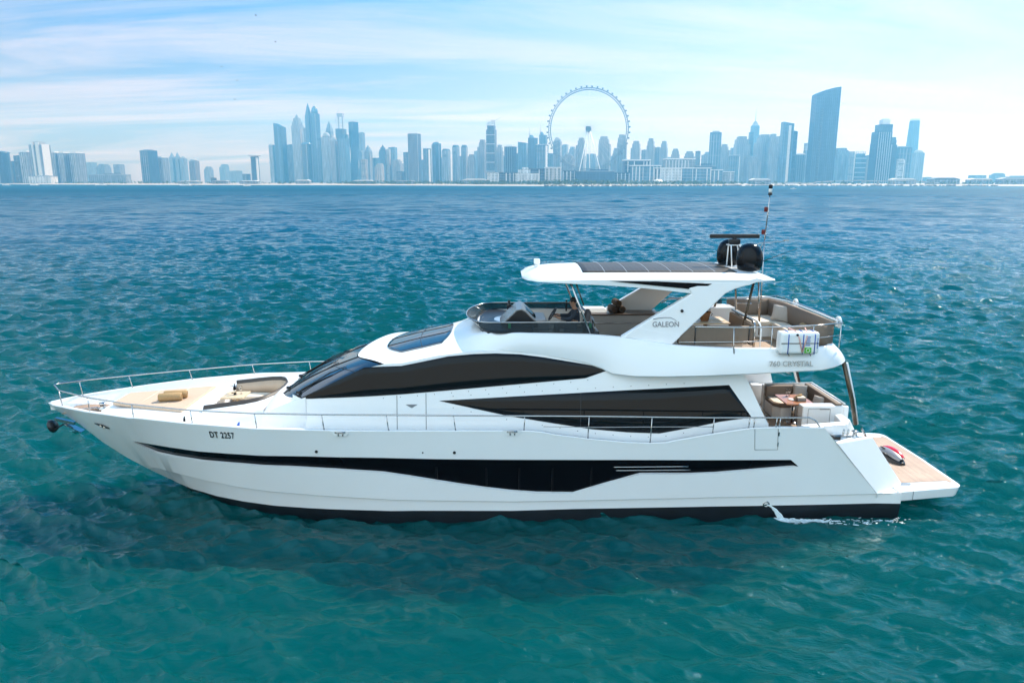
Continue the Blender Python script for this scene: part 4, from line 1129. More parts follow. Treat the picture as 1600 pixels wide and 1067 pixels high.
# ------------------------------------------------------------------ deckhouse
def wdk(x): return 2.42 - (0.034 * (x + 2) ** 2 if x < -2 else 0)
def SD(x, z): return wdk(x) - 0.16 * (z - 2.0)
UWB = ([-5.43, -5.30, -5.17, -4.9, -4.42, -2.65, -1.33, -0.67, 2.21, 2.85], [3.23, 3.11, 3.065, 3.08, 3.12, 3.25, 3.355, 3.41, 3.65, 3.87])
UWT = ([-5.43, -5.17, -3.49, -3.2, -2.96, -2.52, -1.59, -1.32, -0.67, -0.09, .52, 1.15, 2.21, 2.85], [3.23, 3.10, 3.93, 3.955, 3.965, 3.985, 4.17, 4.225, 4.28, 4.295, 4.27, 4.19, 4.01, 3.87])
LWT = ([-1.56, .32, 3.3, 5.95, 6.55], [3.09, 3.19, 3.34, 3.46, 2.63])
LWB = ([-1.56, .19, 1.44, 2.38, 3.31, 4.15, 4.96, 5.76, 6.3, 6.55], [3.09, 2.70, 2.49, 2.34, 2.255, 2.22, 2.36, 2.52, 2.59, 2.63])
def strip(xv, lo, hi, yf, n, sgn, off=0.0):
    return [[(x, -sgn * (yf(x, lo(x) + (hi(x) - lo(x)) * k / n) + off), lo(x) + (hi(x) - lo(x)) * k / n) for x in xv] for k in range(n + 1)]
def zwall(x):
    return interp(x, [-5.6, -5.43, -5.17, -3.49, -2.96, -2.52, -1.59, -.67, -.09, .52, 1.15, 2.21, 2.85, 6.0, 6.28, 6.90, 7.0],
                  [3.0, 3.16, 3.06, 3.90, 4.03, 4.05, 4.24, 4.35, 4.365, 4.34, 4.26, 4.08, 3.95, 3.95, 3.90, 2.62, 2.45])
mb = MB()
xw = sorted(set(list(np.linspace(-5.28, 7.0, 120)) + UWB[0] + UWT[0] + LWT[0] + [6.28, 6.9]))
for sgn in (1, -1):
    mb.grid(strip(xw, lambda x: 1.70, zwall, SD, 6, sgn))
    e = [(x, -sgn * SD(x, z), z) for x, z in ((6.28, 3.90), (6.45, 3.55), (6.7, 3.03), (6.90, 2.62), (7.0, 2.45), (7.0, 1.65))]
    mb.grid([e, [(p[0] - 0.05, p[1] + sgn * 0.30, p[2]) for p in e]], smooth=False)
mb.build('deckhouse_side', M_gel, Y, merge=0.001)
MB().box((6.25, 0, 2.75), (0.06, 4.0, 2.3)).build('saloon_door', M_glass, Y)
def glasspane(name, T, B, mat, sgn, off=0.008):
    xv = sorted(set(T[0] + B[0] + list(np.linspace(T[0][0], T[0][-1], 60))))
    xv = [x for x in xv if T[0][0] <= x <= T[0][-1]]
    m_ = MB().grid(strip(xv, lambda x: interp(x, *B), lambda x: interp(x, *T), SD, 4, sgn, off))
    return m_.build(name, mat, Y, solid=0.006, merge=0.0005)
for sgn in (1, -1):
    glasspane('side_window', UWT, UWB, M_glass, sgn)
    g = glasspane('side_window', LWT, LWB, M_glass, sgn)
    for x in (2.1,):
        MB().tube([(x, -sgn * (SD(x, z) + 0.010), z) for z in (2.42, 3.26)], 0.006, 4).build('window_seam', M_rubber, Y)
    # grab rail along the lower window, side gate seams, vent
    for x in (-2.65, -1.90):
        MB().tube([(x, -sgn * (SD(x, z) + 0.002), z) for z in (2.05, interp(x, *UWB) - 0.02)], 0.007, 4).build('gate_seam', M_rubber, Y)
    MB().prism([(-2.42, 3.0), (-2.12, 3.0), (-2.27, 2.90)], 0, 0.012, M=Matrix.Translation((0, -sgn * (SD(-2.2, 2.98) + (0.010 if sgn > 0 else -0.002)), 0)) @ Matrix(((1, 0, 0, 0), (0, 0, 1, 0), (0, 1, 0, 0), (0, 0, 0, 1)))).build('vent_grille', M_grey_logo, Y)
    # rows of small fastenings along the mouldings
    mb = MB()
    for k in range(13):
        x = -3.0 + k * 0.44
        for f, dz in ((UWB, -0.07),):
            mb.box((x, -sgn * SD(x, interp(x, *f) + dz), interp(x, *f) + dz), (0.018, 0.014, 0.018))
    for k in range(14):
        x = -1.2 + k * 0.46
        mb.box((x, -sgn * SD(x, interp(x, *LWT) + 0.10), interp(x, *LWT) + 0.10), (0.018, 0.014, 0.018))
        if x < 5.6: mb.box((x, -sgn * SD(x, interp(x, *LWB) - 0.10), interp(x, *LWB) - 0.10), (0.018, 0.014, 0.018))
    mb.build('fastenings', M_rubber, Y)

# roof over the saloon, rising to the flybridge
def zroof_c(x): return interp(x, [-4.05, -3.7, -3.3, -2.3, -1.5, -0.6, 0.3], [3.86, 3.96, 4.07, 4.33, 4.50, 4.80, 4.84])
def roof_z(x, y):
    xe_ = max(x, -2.96)
    e = zwall(xe_); w_ = SD(xe_, e)
    u = min(1.0, abs(y) / w_)
    return e + (zroof_c(x) - e) * (1 - u ** 2.7)
def roof_front(y):   # plan of the windshield's upper edge
    return -2.96 - 1.02 * (1 - min(1, abs(y) / 2.1) ** 2.2)
rows = []
for k in range(31):
    u = -1 + 2 * k / 30
    row = []
    for j in range(30):
        t = j / 29
        yy0 = u * 2.09
        x = roof_front(yy0) + (0.35 - roof_front(yy0)) * t
        xe_ = max(x, -2.96)
        w_ = SD(xe_, zwall(xe_)) + 0.004
        row.append((x, u * w_, roof_z(x, u * w_)))
    rows.append(row)
MB().grid(rows).build('saloon_roof', M_gel, Y)
# skylight: a glass sheet lying on the roof
def sky_pt(s_, t, off):
    xf = -3.15 + 0.55 * abs(2 * t - 1) ** 2.4; xb = -1.42 + 0.10 * (1 - abs(2 * t - 1) ** 3) - 0.12 * abs(2 * t - 1) ** 3
    x = xf + (xb - xf) * s_; y = -1.42 + 2.84 * t
    if x > -2.0: y *= 1 - 0.07 * (x + 2.0)
    return (x, y, roof_z(x, y) + off)
mb = MB().grid([[sky_pt(i / 16, j / 20, 0.022) for i in range(17)] for j in range(21)])
sk = mb.build('skylight', M_wsglass, Y, solid=0.025)
for t in (0.34, 0.66):
    MB().tube([sky_pt(i / 10, t, 0.024) for i in range(11)], 0.012, 5).build('glass_bar', M_black, sk)
MB().tube([sky_pt(0.52, i / 14, 0.024) for i in range(15)], 0.010, 5).build('glass_bar', M_black, sk)

# windshield: raked and wrapped
def ws_pt(s_, u, off=0.0):
    """s_ 0 base..1 top, u -1 near side..1 far side"""
    au = min(1.0, abs(u))
    yb = 1.93 * math.copysign(au ** 0.9, u)
    xb = -5.17 - 0.98 * (1 - au ** 2.2); zb = 3.075 - 0.27 * (1 - au ** 2.0)
    xt = -2.98 - 1.02 * (1 - au ** 2.2); yt = 2.085 * math.copysign(au ** 0.95, u)
    e = 3.965
    zt_ = e + (zroof_c(xt) - e) * (1 - au ** 2.7) if au < 1 else e
    bow = 0.075 * math.sin(math.pi * s_)
    return (xb + (xt - xb) * s_ - bow * 0.5, yb + (yt - yb) * s_, zb + (zt_ - zb) * s_ + bow + off)
wsg = MB().grid([[ws_pt(i / 14, -1 + 2 * j / 44) for i in range(15)] for j in range(45)]).build('windshield', M_wsglass, Y)
for u in (-0.36, 0.36):
    MB().tube([ws_pt(i / 12, u, 0.004) for i in range(13)], 0.018, 6).build('mullion', M_black, wsg)
MB().tube([ws_pt(0.72, -1 + 2 * j / 40, 0.0) for j in range(41)], 0.010, 5).build('glass_joint', M_black, wsg)
for u0, u1 in ((-0.80, -0.52), (-0.28, 0.02), (0.30, 0.60)):
    wp = MB()
    a = Vector(ws_pt(0.10, u0, 0.05)); b = Vector(ws_pt(0.55, u0 + 0.06, 0.06))
    wp.tube([a, b], 0.016, 6); wp.tube([a + Vector((0.05, 0.06, 0.02)), b + Vector((0, 0.05, 0.01))], 0.012, 6)
    wp.tube([Vector(ws_pt(0.16, u0 + 0.05, 0.03)), b, Vector(ws_pt(0.76, u1 - 0.18, 0.03))], 0.014, 6)
    wp.box(a, (0.10, 0.10, 0.06))
    wp.build('windshield_wiper', M_black, wsg)

# ------------------------------------------------------------------ flybridge moulding and aft overhang
def fly_station(x):
    yt = interp(x, [-0.4, 1.5, 3.1, 4.45, 5.5, 8.0], [1.93, 2.00, 2.04, 2.26, 2.42, 2.45])
    zt_ = interp(x, [-0.4, -0.1, .1, 1.46, 2.35, 3.1, 4.48, 6.0, 6.98, 8.0], [4.87, 4.84, 4.80, 4.78, 4.76, 4.70, 4.52, 4.48, 4.47, 4.50])
    zl = interp(x, [-.4, .52, 1.15, 2.21, 2.64, 2.9, 3.4, 4.19, 6.62, 8.0], [4.37, 4.34, 4.26, 4.06, 3.92, 3.80, 3.77, 3.79, 3.89, 3.965])
    yl = interp(x, [-.4, 1.15, 2.21, 2.64, 2.9, 3.5, 4.2, 5.2, 8.0], [2.05, 2.07, 2.12, 2.17, 2.25, 2.42, 2.53, 2.62, 2.62])
    return yt, zt_, yl, zl
def profile(P_t, P_l, z_t, z_l, n=(0, 1)):
    """cross-section from inside the coaming over its top, down the flank to the lip and under it"""
    t = Vector((P_t[0], P_t[1], z_t)); l = Vector((P_l[0], P_l[1], z_l)); o = Vector((n[0], n[1], 0))
    ps = [t - o * 0.14 + Vector((0, 0, -0.45)), t - o * 0.14, t - o * 0.11 + Vector((0, 0, 0.012)), t - o * 0.02 + Vector((0, 0, 0.012)), t]
    for k in range(1, 8):
        s_ = k / 7
        p = t.lerp(l, s_)
        p = p + o * 0.040 * math.sin(math.pi * s_) * min(1, (t - l).length / 0.5)
        ps.append(p)
    ps += [l - o * 0.03 + Vector((0, 0, -0.03)), l - o * 0.55 + Vector((0, 0, -0.015))]
    return ps
secs = []
xsf = list(np.linspace(-1.3, 8.0, 74))
for x in xsf:
    yt, zt_, yl, zl = fly_station(x)
    ps = profile((x, -yt), (x, -yl), zt_, zl, (0, -1))
    if x < 0.55:                          # forward the moulding fairs into the roof
        b_ = max(0.0, min(1.0, (x + 1.3) / 1.85)); b_ = b_ * b_ * (3 - 2 * b_)
        e_ = zwall(max(x, -2.96)); w_ = SD(x, e_)
        y0 = 1.30; n_ = len(ps)
        for k in range(n_):
            t_ = min(1.0, max(0.0, (k - 1) / (n_ - 3)))
            yy_ = y0 + (w_ - 0.002 - y0) * t_
            q_ = Vector((x, -yy_, roof_z(x, -yy_) - 0.012))
            if k == 0: q_.z -= 0.4
            if k == n_ - 1: q_ = Vector((x, -w_ + 0.3, e_ - 0.1))
            ps[k] = q_.lerp(ps[k], b_)
    secs.append(ps)
# round the quarter: from the near side across the stern to the far side
cr = 14
for k in range(1, cr + 1):
    a = R(90) * k / cr
    ct, cl = 0.62, 0.98
    n_ = (math.sin(a), -math.cos(a))
    pt = (8.05 + 0.62 * math.sin(a) ** 0.9, -2.45 + ct * (1 - math.cos(a)))
    pl = (8.05 + 1.03 * math.sin(a) ** 0.9, -2.62 + cl * (1 - math.cos(a)))
    secs.append(profile(pt, pl, 4.50 + 0.02 * math.sin(a), 3.97 + 0.13 * math.sin(a), n_))
half = list(secs)
mirror = [[Vector((p.x, -p.y, p.z)) for p in s_] for s_ in reversed(half)]
MB().grid(half + mirror).build('flybridge_moulding', M_gel, Y, merge=0.0005).modifiers.new('es', 'EDGE_SPLIT').split_angle = R(32)
# flybridge floor and its underside
fl_pts = [(x, -(fly_station(x)[0] - 0.12)) for x in np.linspace(-0.2, 8.0, 20)] + [(8.5, -1.75), (8.5, 1.75)] + [(x, (fly_station(x)[0] - 0.12)) for x in np.linspace(8.0, -0.2, 20)]
MB().prism(fl_pts, 4.02, 4.10).build('flybridge_floor', M_teak_d, Y)
MB().prism([(2.9, -2.2), (8.3, -2.2), (8.75, -1.7), (8.75, 1.7), (8.3, 2.2), (2.9, 2.2)], 3.93, 3.985).build('soffit', M_gel_in, Y)
text('760 CRYSTAL', 0.185, M_silver_logo, 'lettering', Y, (6.78, -2.668, 4.075), (R(84), 0, R(0.4)), sx=1.02, bold=0.003)
# ------------------------------------------------------------------ foredeck: sunpad, seating well, coachroof
def half_loft(secs, mat, name, merge=0.001, es=35):
    """secs: list of near-half sections [(x,y,z)...]; mirrored on the far side"""
    mb = MB()
    for sgn in (1, -1):
        mb.grid([[(x, sgn * y, z) for x, y, z in s_] for s_ in secs])
    o = mb.build(name, mat, Y, merge=merge)
    o.modifiers.new('es', 'EDGE_SPLIT').split_angle = R(es)
    return o
# raised foredeck plinth under the sunpad
secs = []
for x, w0, z1 in ((-11.25, 0.40, 2.30), (-10.95, 0.70, 2.42), (-10.0, 1.15, 2.46), (-9.0, 1.45, 2.48), (-8.42, 1.62, 2.49)):
    secs.append([(x, -w0 - 0.12, 2.14), (x, -w0 - 0.05, z1 - 0.06), (x, -w0, z1), (x, -w0 * 0.5, z1 + 0.015), (x, 0, z1 + 0.02)])
half_loft(secs, M_gel, 'foredeck_plinth')
mb = MB().prism([(-10.87, -0.50), (-8.62, -1.26), (-8.62, 1.26), (-10.87, 0.50)], 2.47, 2.56)
pad = mb.build('sunpad', M_beige, Y, bevel=0.035)
for t in (0.36, 0.70):
    x = -10.87 + 2.25 * t; w_ = 0.50 + 0.76 * t
    MB().tube([(x, -w_ + 0.03, 2.563), (x, w_ - 0.03, 2.563)], 0.008, 4).build('seam', M_cream, pad)
# small deck lights, hatch outline and cleats at the bow
for sgn in (1, -1):
    mb = MB(); mb.tube([(-10.75, -sgn * 1.12, 2.24), (-10.45, -sgn * 1.22, 2.24)], 0.022, 6); mb.tube([(-10.66, -sgn * 1.15, 2.16), (-10.66, -sgn * 1.15, 2.24)], 0.018, 6); mb.tube([(-10.54, -sgn * 1.19, 2.16), (-10.54, -sgn * 1.19, 2.24)], 0.018, 6)
    mb.build('bow_cleat', M_steel, Y)
mb = MB().lathe([(0.11, 0), (0.12, 0.05), (0.07, 0.09), (0.07, 0.16), (0.10, 0.18), (0.10, 0.22), (0.02, 0.23)], n=16, c=(-11.35, -0.12, 2.22))
mb.box((-11.55, -0.12, 2.26), (0.25, 0.08, 0.06)); mb.build('windlass', M_steel, Y)
MB().tube([(-12.55, -0.02, 2.27), (-12.0, -0.08, 2.24), (-11.5, -0.12, 2.30)], 0.022, 6).build('anchor_chain', M_steel, Y)
MB().box((-11.6, 0.0, 2.222), (1.5, 0.9, 0.01)).build('chain_locker_lid', M_teak, Y)
# coachroof around the seating well
WZ = 2.83
def well(x):    # half-width of the well rim
    return interp(x, [-8.0, -7.3, -6.9, -6.6, -6.42, -6.30, -6.24], [1.22, 1.20, 1.16, 1.05, 0.88, 0.62, 0.30])
secs = []
for x in list(np.linspace(-8.0, -6.3, 14)) + [-6.24]:
    zr = interp(x, [-8.0, -7.0, -6.2], [2.62, 2.74, 2.83])
    wo = interp(x, [-8.0, -7.0, -6.2], [1.66, 1.80, 1.92])
    secs.append([(x, -wo - 0.22, 2.02), (x, -wo - 0.08, zr - 0.34), (x, -wo + 0.16, zr - 0.10), (x, -well(x) - 0.14, zr), (x, -well(x) - 0.10, zr)])
half_loft(secs, M_gel, 'coachroof_side')
# from behind the well up to the windshield foot
secs = []
for k in range(15):
    t = k / 14
    row = []
    for j in range(9):
        u = j / 8
        b = Vector(ws_pt(0.0, -1 + u)); b += Vector((0.10, 0, 0.03))
        yf = -(1.92 - 0.0) * (1 - u); xf_ = -6.26 + 0.0 * u
        f = Vector((xf_, yf if u > 0.0 else -1.92, 2.83 - 0.22 * (1 - u) ** 3))
        p = f.lerp(b, t); p.z += 0.05 * math.sin(math.pi * t)
        row.append(tuple(p))
    # outer flank down to the deck
    p0 = Vector(row[0])
    ff = 0.36 - 0.22 * t
    flank = [(p0.x + 0.0, p0.y - ff, 1.98), (p0.x, p0.y - ff * 0.55, p0.z - 0.42), (p0.x, p0.y - ff * 0.2, p0.z - 0.12)]
    secs.append(flank + row)
half_loft(secs, M_gel, 'coachroof')
# front step of the coachroof
mb = MB()
mb.prism([(-8.40, -1.62), (-8.0, -1.66), (-8.0, 1.66), (-8.40, 1.62)], 2.10, 2.55)
mb.build('coachroof_front', M_gel, Y, bevel=0.03)
# rim
def rim_path(off=0.0):
    p = [(-8.0, -1.22 - off)]
    for x in (-7.3, -6.9, -6.6, -6.42, -6.30): p.append((x, -well(x) - off))
    p += [(-6.24 + off * 0.6, -0.30), (-6.22 + off * 0.6, 0.0)]
    return p + [(x, -y) for x, y in reversed(p[:-1])]
def rim_z(x): return interp(x, [-8.0, -7.0, -6.2], [2.62, 2.74, 2.83])
mb = MB()
inn, out_ = rim_path(0.02), rim_path(0.17)
mb.grid([[(x, y, rim_z(x) - 0.16) for x, y in inn], [(x, y, rim_z(x) + 0.075) for x, y in inn], [(x + (o[0] - x) * 0.35, y + (o[1] - y) * 0.35, rim_z(x) + 0.085) for (x, y), o in zip(inn, out_)], [(x, y, rim_z(x) - 0.005) for x, y in out_]])
mb.build('well_rim', vary(material('brown_rim_trim', (0.045, 0.038, 0.032), 0.5), 6, 0.15), Y)
mb = MB()
mb.grid([[(x, y, rim_z(x) - 0.02) for x, y in rim_path(0.015)], [(x - 0.04 if x > -6.7 else x, y * 0.94, 2.36) for x, y in rim_path(0.0)]])
mb.build('well_backrest', M_beige, Y, solid=0.05)
MB().prism([(-8.0, -1.2), (-6.7, -1.12), (-6.3, -0.6), (-6.3, 0.6), (-6.7, 1.12), (-8.0, 1.2)], 1.95, 1.99).build('well_floor', M_teak, Y)
mb = MB()
mb.prism([(-7.95, 0.62), (-6.95, 0.62), (-6.95, -0.55), (-7.35, -1.13), (-6.72, -1.06), (-6.36, -0.55), (-6.36, 0.55), (-6.72, 1.06), (-7.95, 1.15)], 2.28, 2.38)
mb.build('well_seat', M_cream, Y, bevel=0.03)
mb = MB()
mb.prism([(-7.95, 0.66), (-6.91, 0.66), (-6.91, -0.50), (-7.30, -1.09), (-6.72, -1.04), (-6.40, -0.55), (-6.40, 0.55), (-6.72, 1.04), (-7.95, 1.12)], 1.99, 2.28)
mb.build('well_seat_base', vary(material('brown_seat_base', (0.30, 0.21, 0.14), 0.6), 5, 0.1), Y)
mb = MB(); mb.prism([(-8.0, -1.16), (-7.45, -1.13), (-7.45, -0.62), (-8.0, -0.62)], 2.28, 2.38); mb.build('well_seat', M_cream, Y, bevel=0.03)
# two folding tables in the well
for yc, nm in ((0.20, 'table'), (-0.98, 'table')):
    pass
tb = MB().prism([(-7.93, -0.32), (-7.28, -0.32), (-7.28, 0.36), (-7.93, 0.36)], 2.585, 2.625).build('foredeck_table', M_palewood, Y, bevel=0.008)
MB().tube([(-7.5, -0.12, 1.99), (-7.5, -0.12, 2.59)], 0.045, 8).build('table_leg', M_palewood, tb)
# anchor, roller and bow lamps
mb = MB()
mb.box((-12.55, 0, 1.86), (0.55, 0.10, 0.09), rot=Matrix.Rotation(R(14), 3, 'Y'))
mb.build('anchor_shank', M_steel, Y)
mb = MB()
M_ = Matrix.Translation((-12.85, 0, 1.74)) @ Matrix.Rotation(R(-20), 4, 'Y')
mb.lathe([(0.02, -0.03), (0.15, 0.0), (0.20, 0.10), (0.185, 0.12), (0.13, 0.03), (0.02, 0.0)], n=18, M=M_ @ Matrix.Rotation(R(-90), 4, 'Y'))
mb.box((-12.72, 0, 1.70), (0.30, 0.26, 0.04), rot=Matrix.Rotation(R(-28), 3, 'Y'))
mb.build('anchor', M_black, Y, label='black scooped anchor hanging under the bow')
MB().box((-12.30, 0, 1.66), (0.50, 0.22, 0.03), rot=Matrix.Rotation(R(28), 3, 'Y')).build('anchor_plate', M_steel, Y)
for sgn in (1, -1):
    x = -10.85; z = 2.10
    a = math.atan2(bs(-10.6) - bs(-11.1), 0.5); fl_ = math.atan2(SH(x, 2.2) - SH(x, 2.0), 0.2)
    n = Vector((-math.sin(a), -sgn * math.cos(a), -math.sin(fl_))).normalized()
    c_ = Vector((x, -sgn * (SH(x, z) + 0.035), z))
    e1 = Vector((math.cos(a), -sgn * math.sin(a), 0)); e2 = Vector((0, 0, 1)) + n * math.sin(fl_)
    mb = MB().face([c_ + e1 * p + e2 * q + n * 0.012 for p, q in ((-0.24, 0.085), (0.05, 0.06), (0.22, -0.085), (0.0, -0.075), (-0.13, 0.0))])
    lamp = mb.build('bow_lamp', M_black, Y, solid=0.02)
    mb = MB()
    for p, q in ((-0.03, 0.012), (0.085, -0.022)): mb.lathe([(0.034, 0), (0.028, 0.018), (0.005, 0.024)], n=10, c=c_ + e1 * p + e2 * q + n * 0.014, M=n.to_track_quat('Z', 'Y').to_matrix().to_4x4())
    mb.build('lens', M_cream, lamp)
# blue filler cap fin on the near side deck
mb = MB().prism([(-0.03, 0), (0.05, 0), (0.07, 0.16), (0.045, 0.17), (0.0, 0.10)], -0.02, 0.02, M=Matrix.Translation((-6.72, -2.44, 2.44)) @ Matrix(((1, 0, 0, 0), (0, 0, 1, 0), (0, 1, 0, 0), (0, 0, 0, 1))))
mb.build('burgee', M_blue, Y)
MB().lathe([(0.05, 0), (0.055, 0.06), (0.04, 0.10), (0.01, 0.11)], n=12, c=(-6.72, -2.44, 2.34)).build('deck_lamp', M_black, Y)
MB().tube([(-6.72, -2.44, 2.02), (-6.72, -2.44, 2.35)], 0.03, 8).build('lamp_post', M_gel, Y)

# ------------------------------------------------------------------ guard rails round the bow and side decks
RX = [-12.62, -12.3, -10.99, -9.45, -7.78, -6.1, -4.45, -2.82, -1.16, .63, 2.25, 3.84, 5.42, 6.34, 7.85, 8.02, 8.16]
RZ = [2.94, 2.92, 2.90, 2.90, 2.92, 2.93, 2.92, 2.91, 2.89, 2.87, 2.85, 2.82, 2.79, 2.78, 2.76, 2.68, 2.50]
def rail_pt(x, sgn): 
    return (x, -sgn * max(0.0, (SH(min(x, 8.2), 2.45) - 0.07)), interp(x, RX, RZ))
xr = list(np.linspace(-12.3, 7.85, 90)) + [7.95, 8.02, 8.10, 8.16]
path = [rail_pt(x, 1) for x in reversed(xr)] + [(-12.55, -0.22, 2.945), (-12.68, -0.08, 2.95), (-12.68, 0.08, 2.95), (-12.55, 0.22, 2.945)] + [rail_pt(x, -1) for x in xr]
MB().tube(path, 0.021, 8).build('guard_rail', M_steel, Y)
for sgn in (1, -1):
    for x in (-12.3, -11.17, -9.65, -7.89, -6.16, -4.46, -2.84, -1.16, .63, 2.25, 3.84, 5.42, 6.33, 6.46, 7.03, 7.12):
        b = (x + 0.05 if x < 0 else x - 0.02, -sgn * (SH(x, zsheer(x)) - 0.07), zsheer(x))
        MB().tube([b, rail_pt(x, sgn)], 0.015, 6).lathe([(0.035, 0), (0.03, 0.015), (0.016, 0.03)], n=8, c=b).build('stanchion', M_steel, Y)
    MB().tube([(x, -sgn * (SH(x, zsheer(x)) - 0.07), interp(x, [0.63, 2.25, 5.42], [2.60, 2.555, 2.55])) for x in np.linspace(1.1, 5.42, 16)], 0.010, 6).build('mid_rail', M_steel, Y)
    # mooring cleats let into the cap
    for x in (-3.99, 0.31):
        y = -sgn * (SH(x, 2.48) + 0.006)
        Mx = Matrix.Translation((0, y, 0)) @ Matrix(((1, 0, 0, 0), (0, 0, 1, 0), (0, 1, 0, 0), (0, 0, 0, 1)))
        cl = MB().prism([(x - 0.24, 2.515), (x - 0.15, 2.39), (x + 0.15, 2.39), (x + 0.24, 2.515)], -0.012, 0.012, M=Mx).build('cleat_recess', M_gel, Y)
        mb = MB(); mb.tube([(x - 0.13, y - sgn * 0.03, 2.495), (x + 0.13, y - sgn * 0.03, 2.495)], 0.020, 8)
        for q in (-0.05, 0.06): mb.tube([(x + q, y - sgn * 0.02, 2.40), (x + q, y - sgn * 0.03, 2.49)], 0.016, 6)
        mb.build('cleat', M_steel, cl)
    # boarding gate in the hull side
    g = [(6.45, 2.50), (6.50, 1.935), (7.09, 1.93), (7.05, 2.50)]
    MB().tube([(x, -sgn * (SH(x, z) + 0.003), z) for x, z in g], 0.007, 4).build('gate_seam', M_rubber, Y)
    for z in (2.36, 2.08): MB().box((7.08, -sgn * (SH(7.08, z) + 0.005), z), (0.025, 0.03, 0.10)).build('gate_hinge', M_steel, Y)
    # outlets
    for x, z, r_ in ((-4.65, 1.93, 0.030), (-1.15, 1.92, 0.030), (-1.95, 1.92, 0.015), (6.97, 0.36, 0.07)):
        y = -sgn * (SH(x, z) + (0.004 if z > 1 else -0.05))
        MB().lathe([(r_ * 1.3, -0.01), (r_ * 1.3, 0.012), (r_ * 0.8, 0.014), (r_ * 0.7, 0.0)], n=14, c=(x, y, z), M=Matrix.Rotation(R(90 * sgn), 4, 'X')).build('hull_outlet', M_black if z > 1 else M_steel, Y)

# ------------------------------------------------------------------ stern: wings, coaming, bathing platform
for sgn in (1, -1):
    F = lambda x, y, z: (x, -sgn * y, z)
    # chamfered wing closing the hull side towards the stern
    A0, A1 = (8.27, 2.85, 2.47), (9.86, 2.66, 0.64)
    mb = MB()
    mb.face([F(8.62, 2.855, 2.085), F(9.95, 2.02, 1.95), F(10.92, 1.98, 0.60), F(9.88, 2.668, 0.63)])         # chamfer
    mb.face([F(8.62, 2.855, 2.085), F(8.45, 2.50, 2.10), F(8.95, 1.95, 2.06), F(9.95, 2.02, 1.95)])           # ledge
    mb.face([F(9.95, 2.02, 1.95), F(8.95, 1.95, 2.06), F(9.60, 1.90, 0.58), F(10.92, 1.98, 0.60)])            # inner face
    mb.face([F(8.27, 2.85, 2.47), F(8.27, 2.45, 2.47), F(8.45, 2.50, 2.10), F(8.62, 2.855, 2.085)])
    mb.face([F(9.88, 2.668, 0.63), F(10.92, 1.98, 0.60), F(10.92, 1.98, 0.50), F(9.88, 2.66, 0.50)])
    mb.build('stern_wing', M_gel, Y, merge=0.002, bevel=0.02)
    MB().box((10.45, -sgn * 2.20, 0.585), (0.62, 0.10, 0.035), rot=Matrix.Rotation(R(-33 * -sgn), 3, 'Z')).build('step_light', M_black, Y)
    # mooring gear on the ledge
    mb = MB()
    mb.lathe([(0.10, 0), (0.11, 0.03), (0.06, 0.06), (0.06, 0.15), (0.09, 0.17), (0.09, 0.19), (0.01, 0.20)], n=14, c=F(9.42, 2.10, 1.97))
    for q in (0.0, 0.12): mb.tube([F(9.02 + q, 2.25, 2.02), F(9.05 + q, 2.25, 2.26)], 0.022, 6)
    mb.tube([F(8.95, 2.25, 2.08), F(9.25, 2.25, 2.05)], 0.022, 6)
    mb.tube([F(9.62, 2.05, 2.20), F(9.80, 1.95, 1.95)], 0.03, 6)
    mb.build('mooring_gear', M_steel, Y)
    MB().prism([(8.62, 2.40 * 1), (8.92, 2.40), (8.82, 2.56), (8.68, 2.56)], 2.07, 2.16, M=Matrix.Diagonal((1, -sgn, 1, 1))).build('fairlead', M_black, Y)
    # side coaming stepping down to the stern
    mb = MB()
    mb.prism([(8.1, 2.72), (8.35, 2.10), (9.50, 1.95), (9.86, 1.55), (9.86, 1.05), (9.30, 1.10), (9.25, 1.70), (8.0, 1.95)], 1.65, 2.30, M=Matrix.Diagonal((1, -sgn, 1, 1)),
             top=[(8.1, 2.72), (8.35, 2.10), (9.25, 1.95), (9.52, 1.55), (9.52, 1.05), (9.30, 1.10), (9.2, 1.70), (8.0, 1.95)])
    mb.build('stern_coaming', M_gel, Y, bevel=0.04)
# transom face between the wings, and the garage door
mb = MB().prism([(9.5, -1.95), (9.5, 1.95), (10.3, 1.95), (10.3, -1.95)], 0.5, 2.0, top=[(9.3, -1.95), (9.3, 1.95), (9.62, 1.95), (9.62, -1.95)])
mb.build('transom', M_gel, Y, bevel=0.03)
MB().tube([(9.72, -1.4, 1.78), (10.28, -1.4, 0.62), (10.28, 1.4, 0.62), (9.72, 1.4, 1.78), (9.72, -1.4, 1.78)], 0.008, 4).build('garage_seam', M_rubber, Y)
# platform
def plat_outline(g=0.0):
    p = [(9.6, -2.62 + g), (10.9, -2.42 + g), (12.22, -2.20 + g)]
    for k in range(1, 7):
        a = R(90) * k / 7
        p.append((12.22 + (0.30 - g) * math.sin(a), -1.90 - (0.30 - g) * math.cos(a)))
    p.append((12.52 - g, -1.85))
    p.append((12.56 - g, 0.0))
    return p + [(x, -y) for x, y in reversed(p[:-1])]
bot = [(x - 0.08 if x > 12 else x, y * 0.985) for x, y in plat_outline()]
Pm = MB().prism(bot, 0.29, 0.575, top=plat_outline()).build('bathing_platform', M_gel, Y, bevel=0.025)
tp = [(x if x > 11 else 10.15, y * (0.84 if x < 12.3 else 0.90)) for x, y in plat_outline(0.10)]
MB().prism(tp, 0.579, 0.583).build('platform_teak', M_teak, Y)
for x in (11.0,):
    MB().tube([(x, -2.41, 0.578), (x, -2.41, 0.30)], 0.006, 4).build('platform_seam', M_rubber, Y)
MB().box((10.9, -1.99, 0.60), (0.5, 0.05, 0.02)).build('platform_cleat', M_steel, Y)

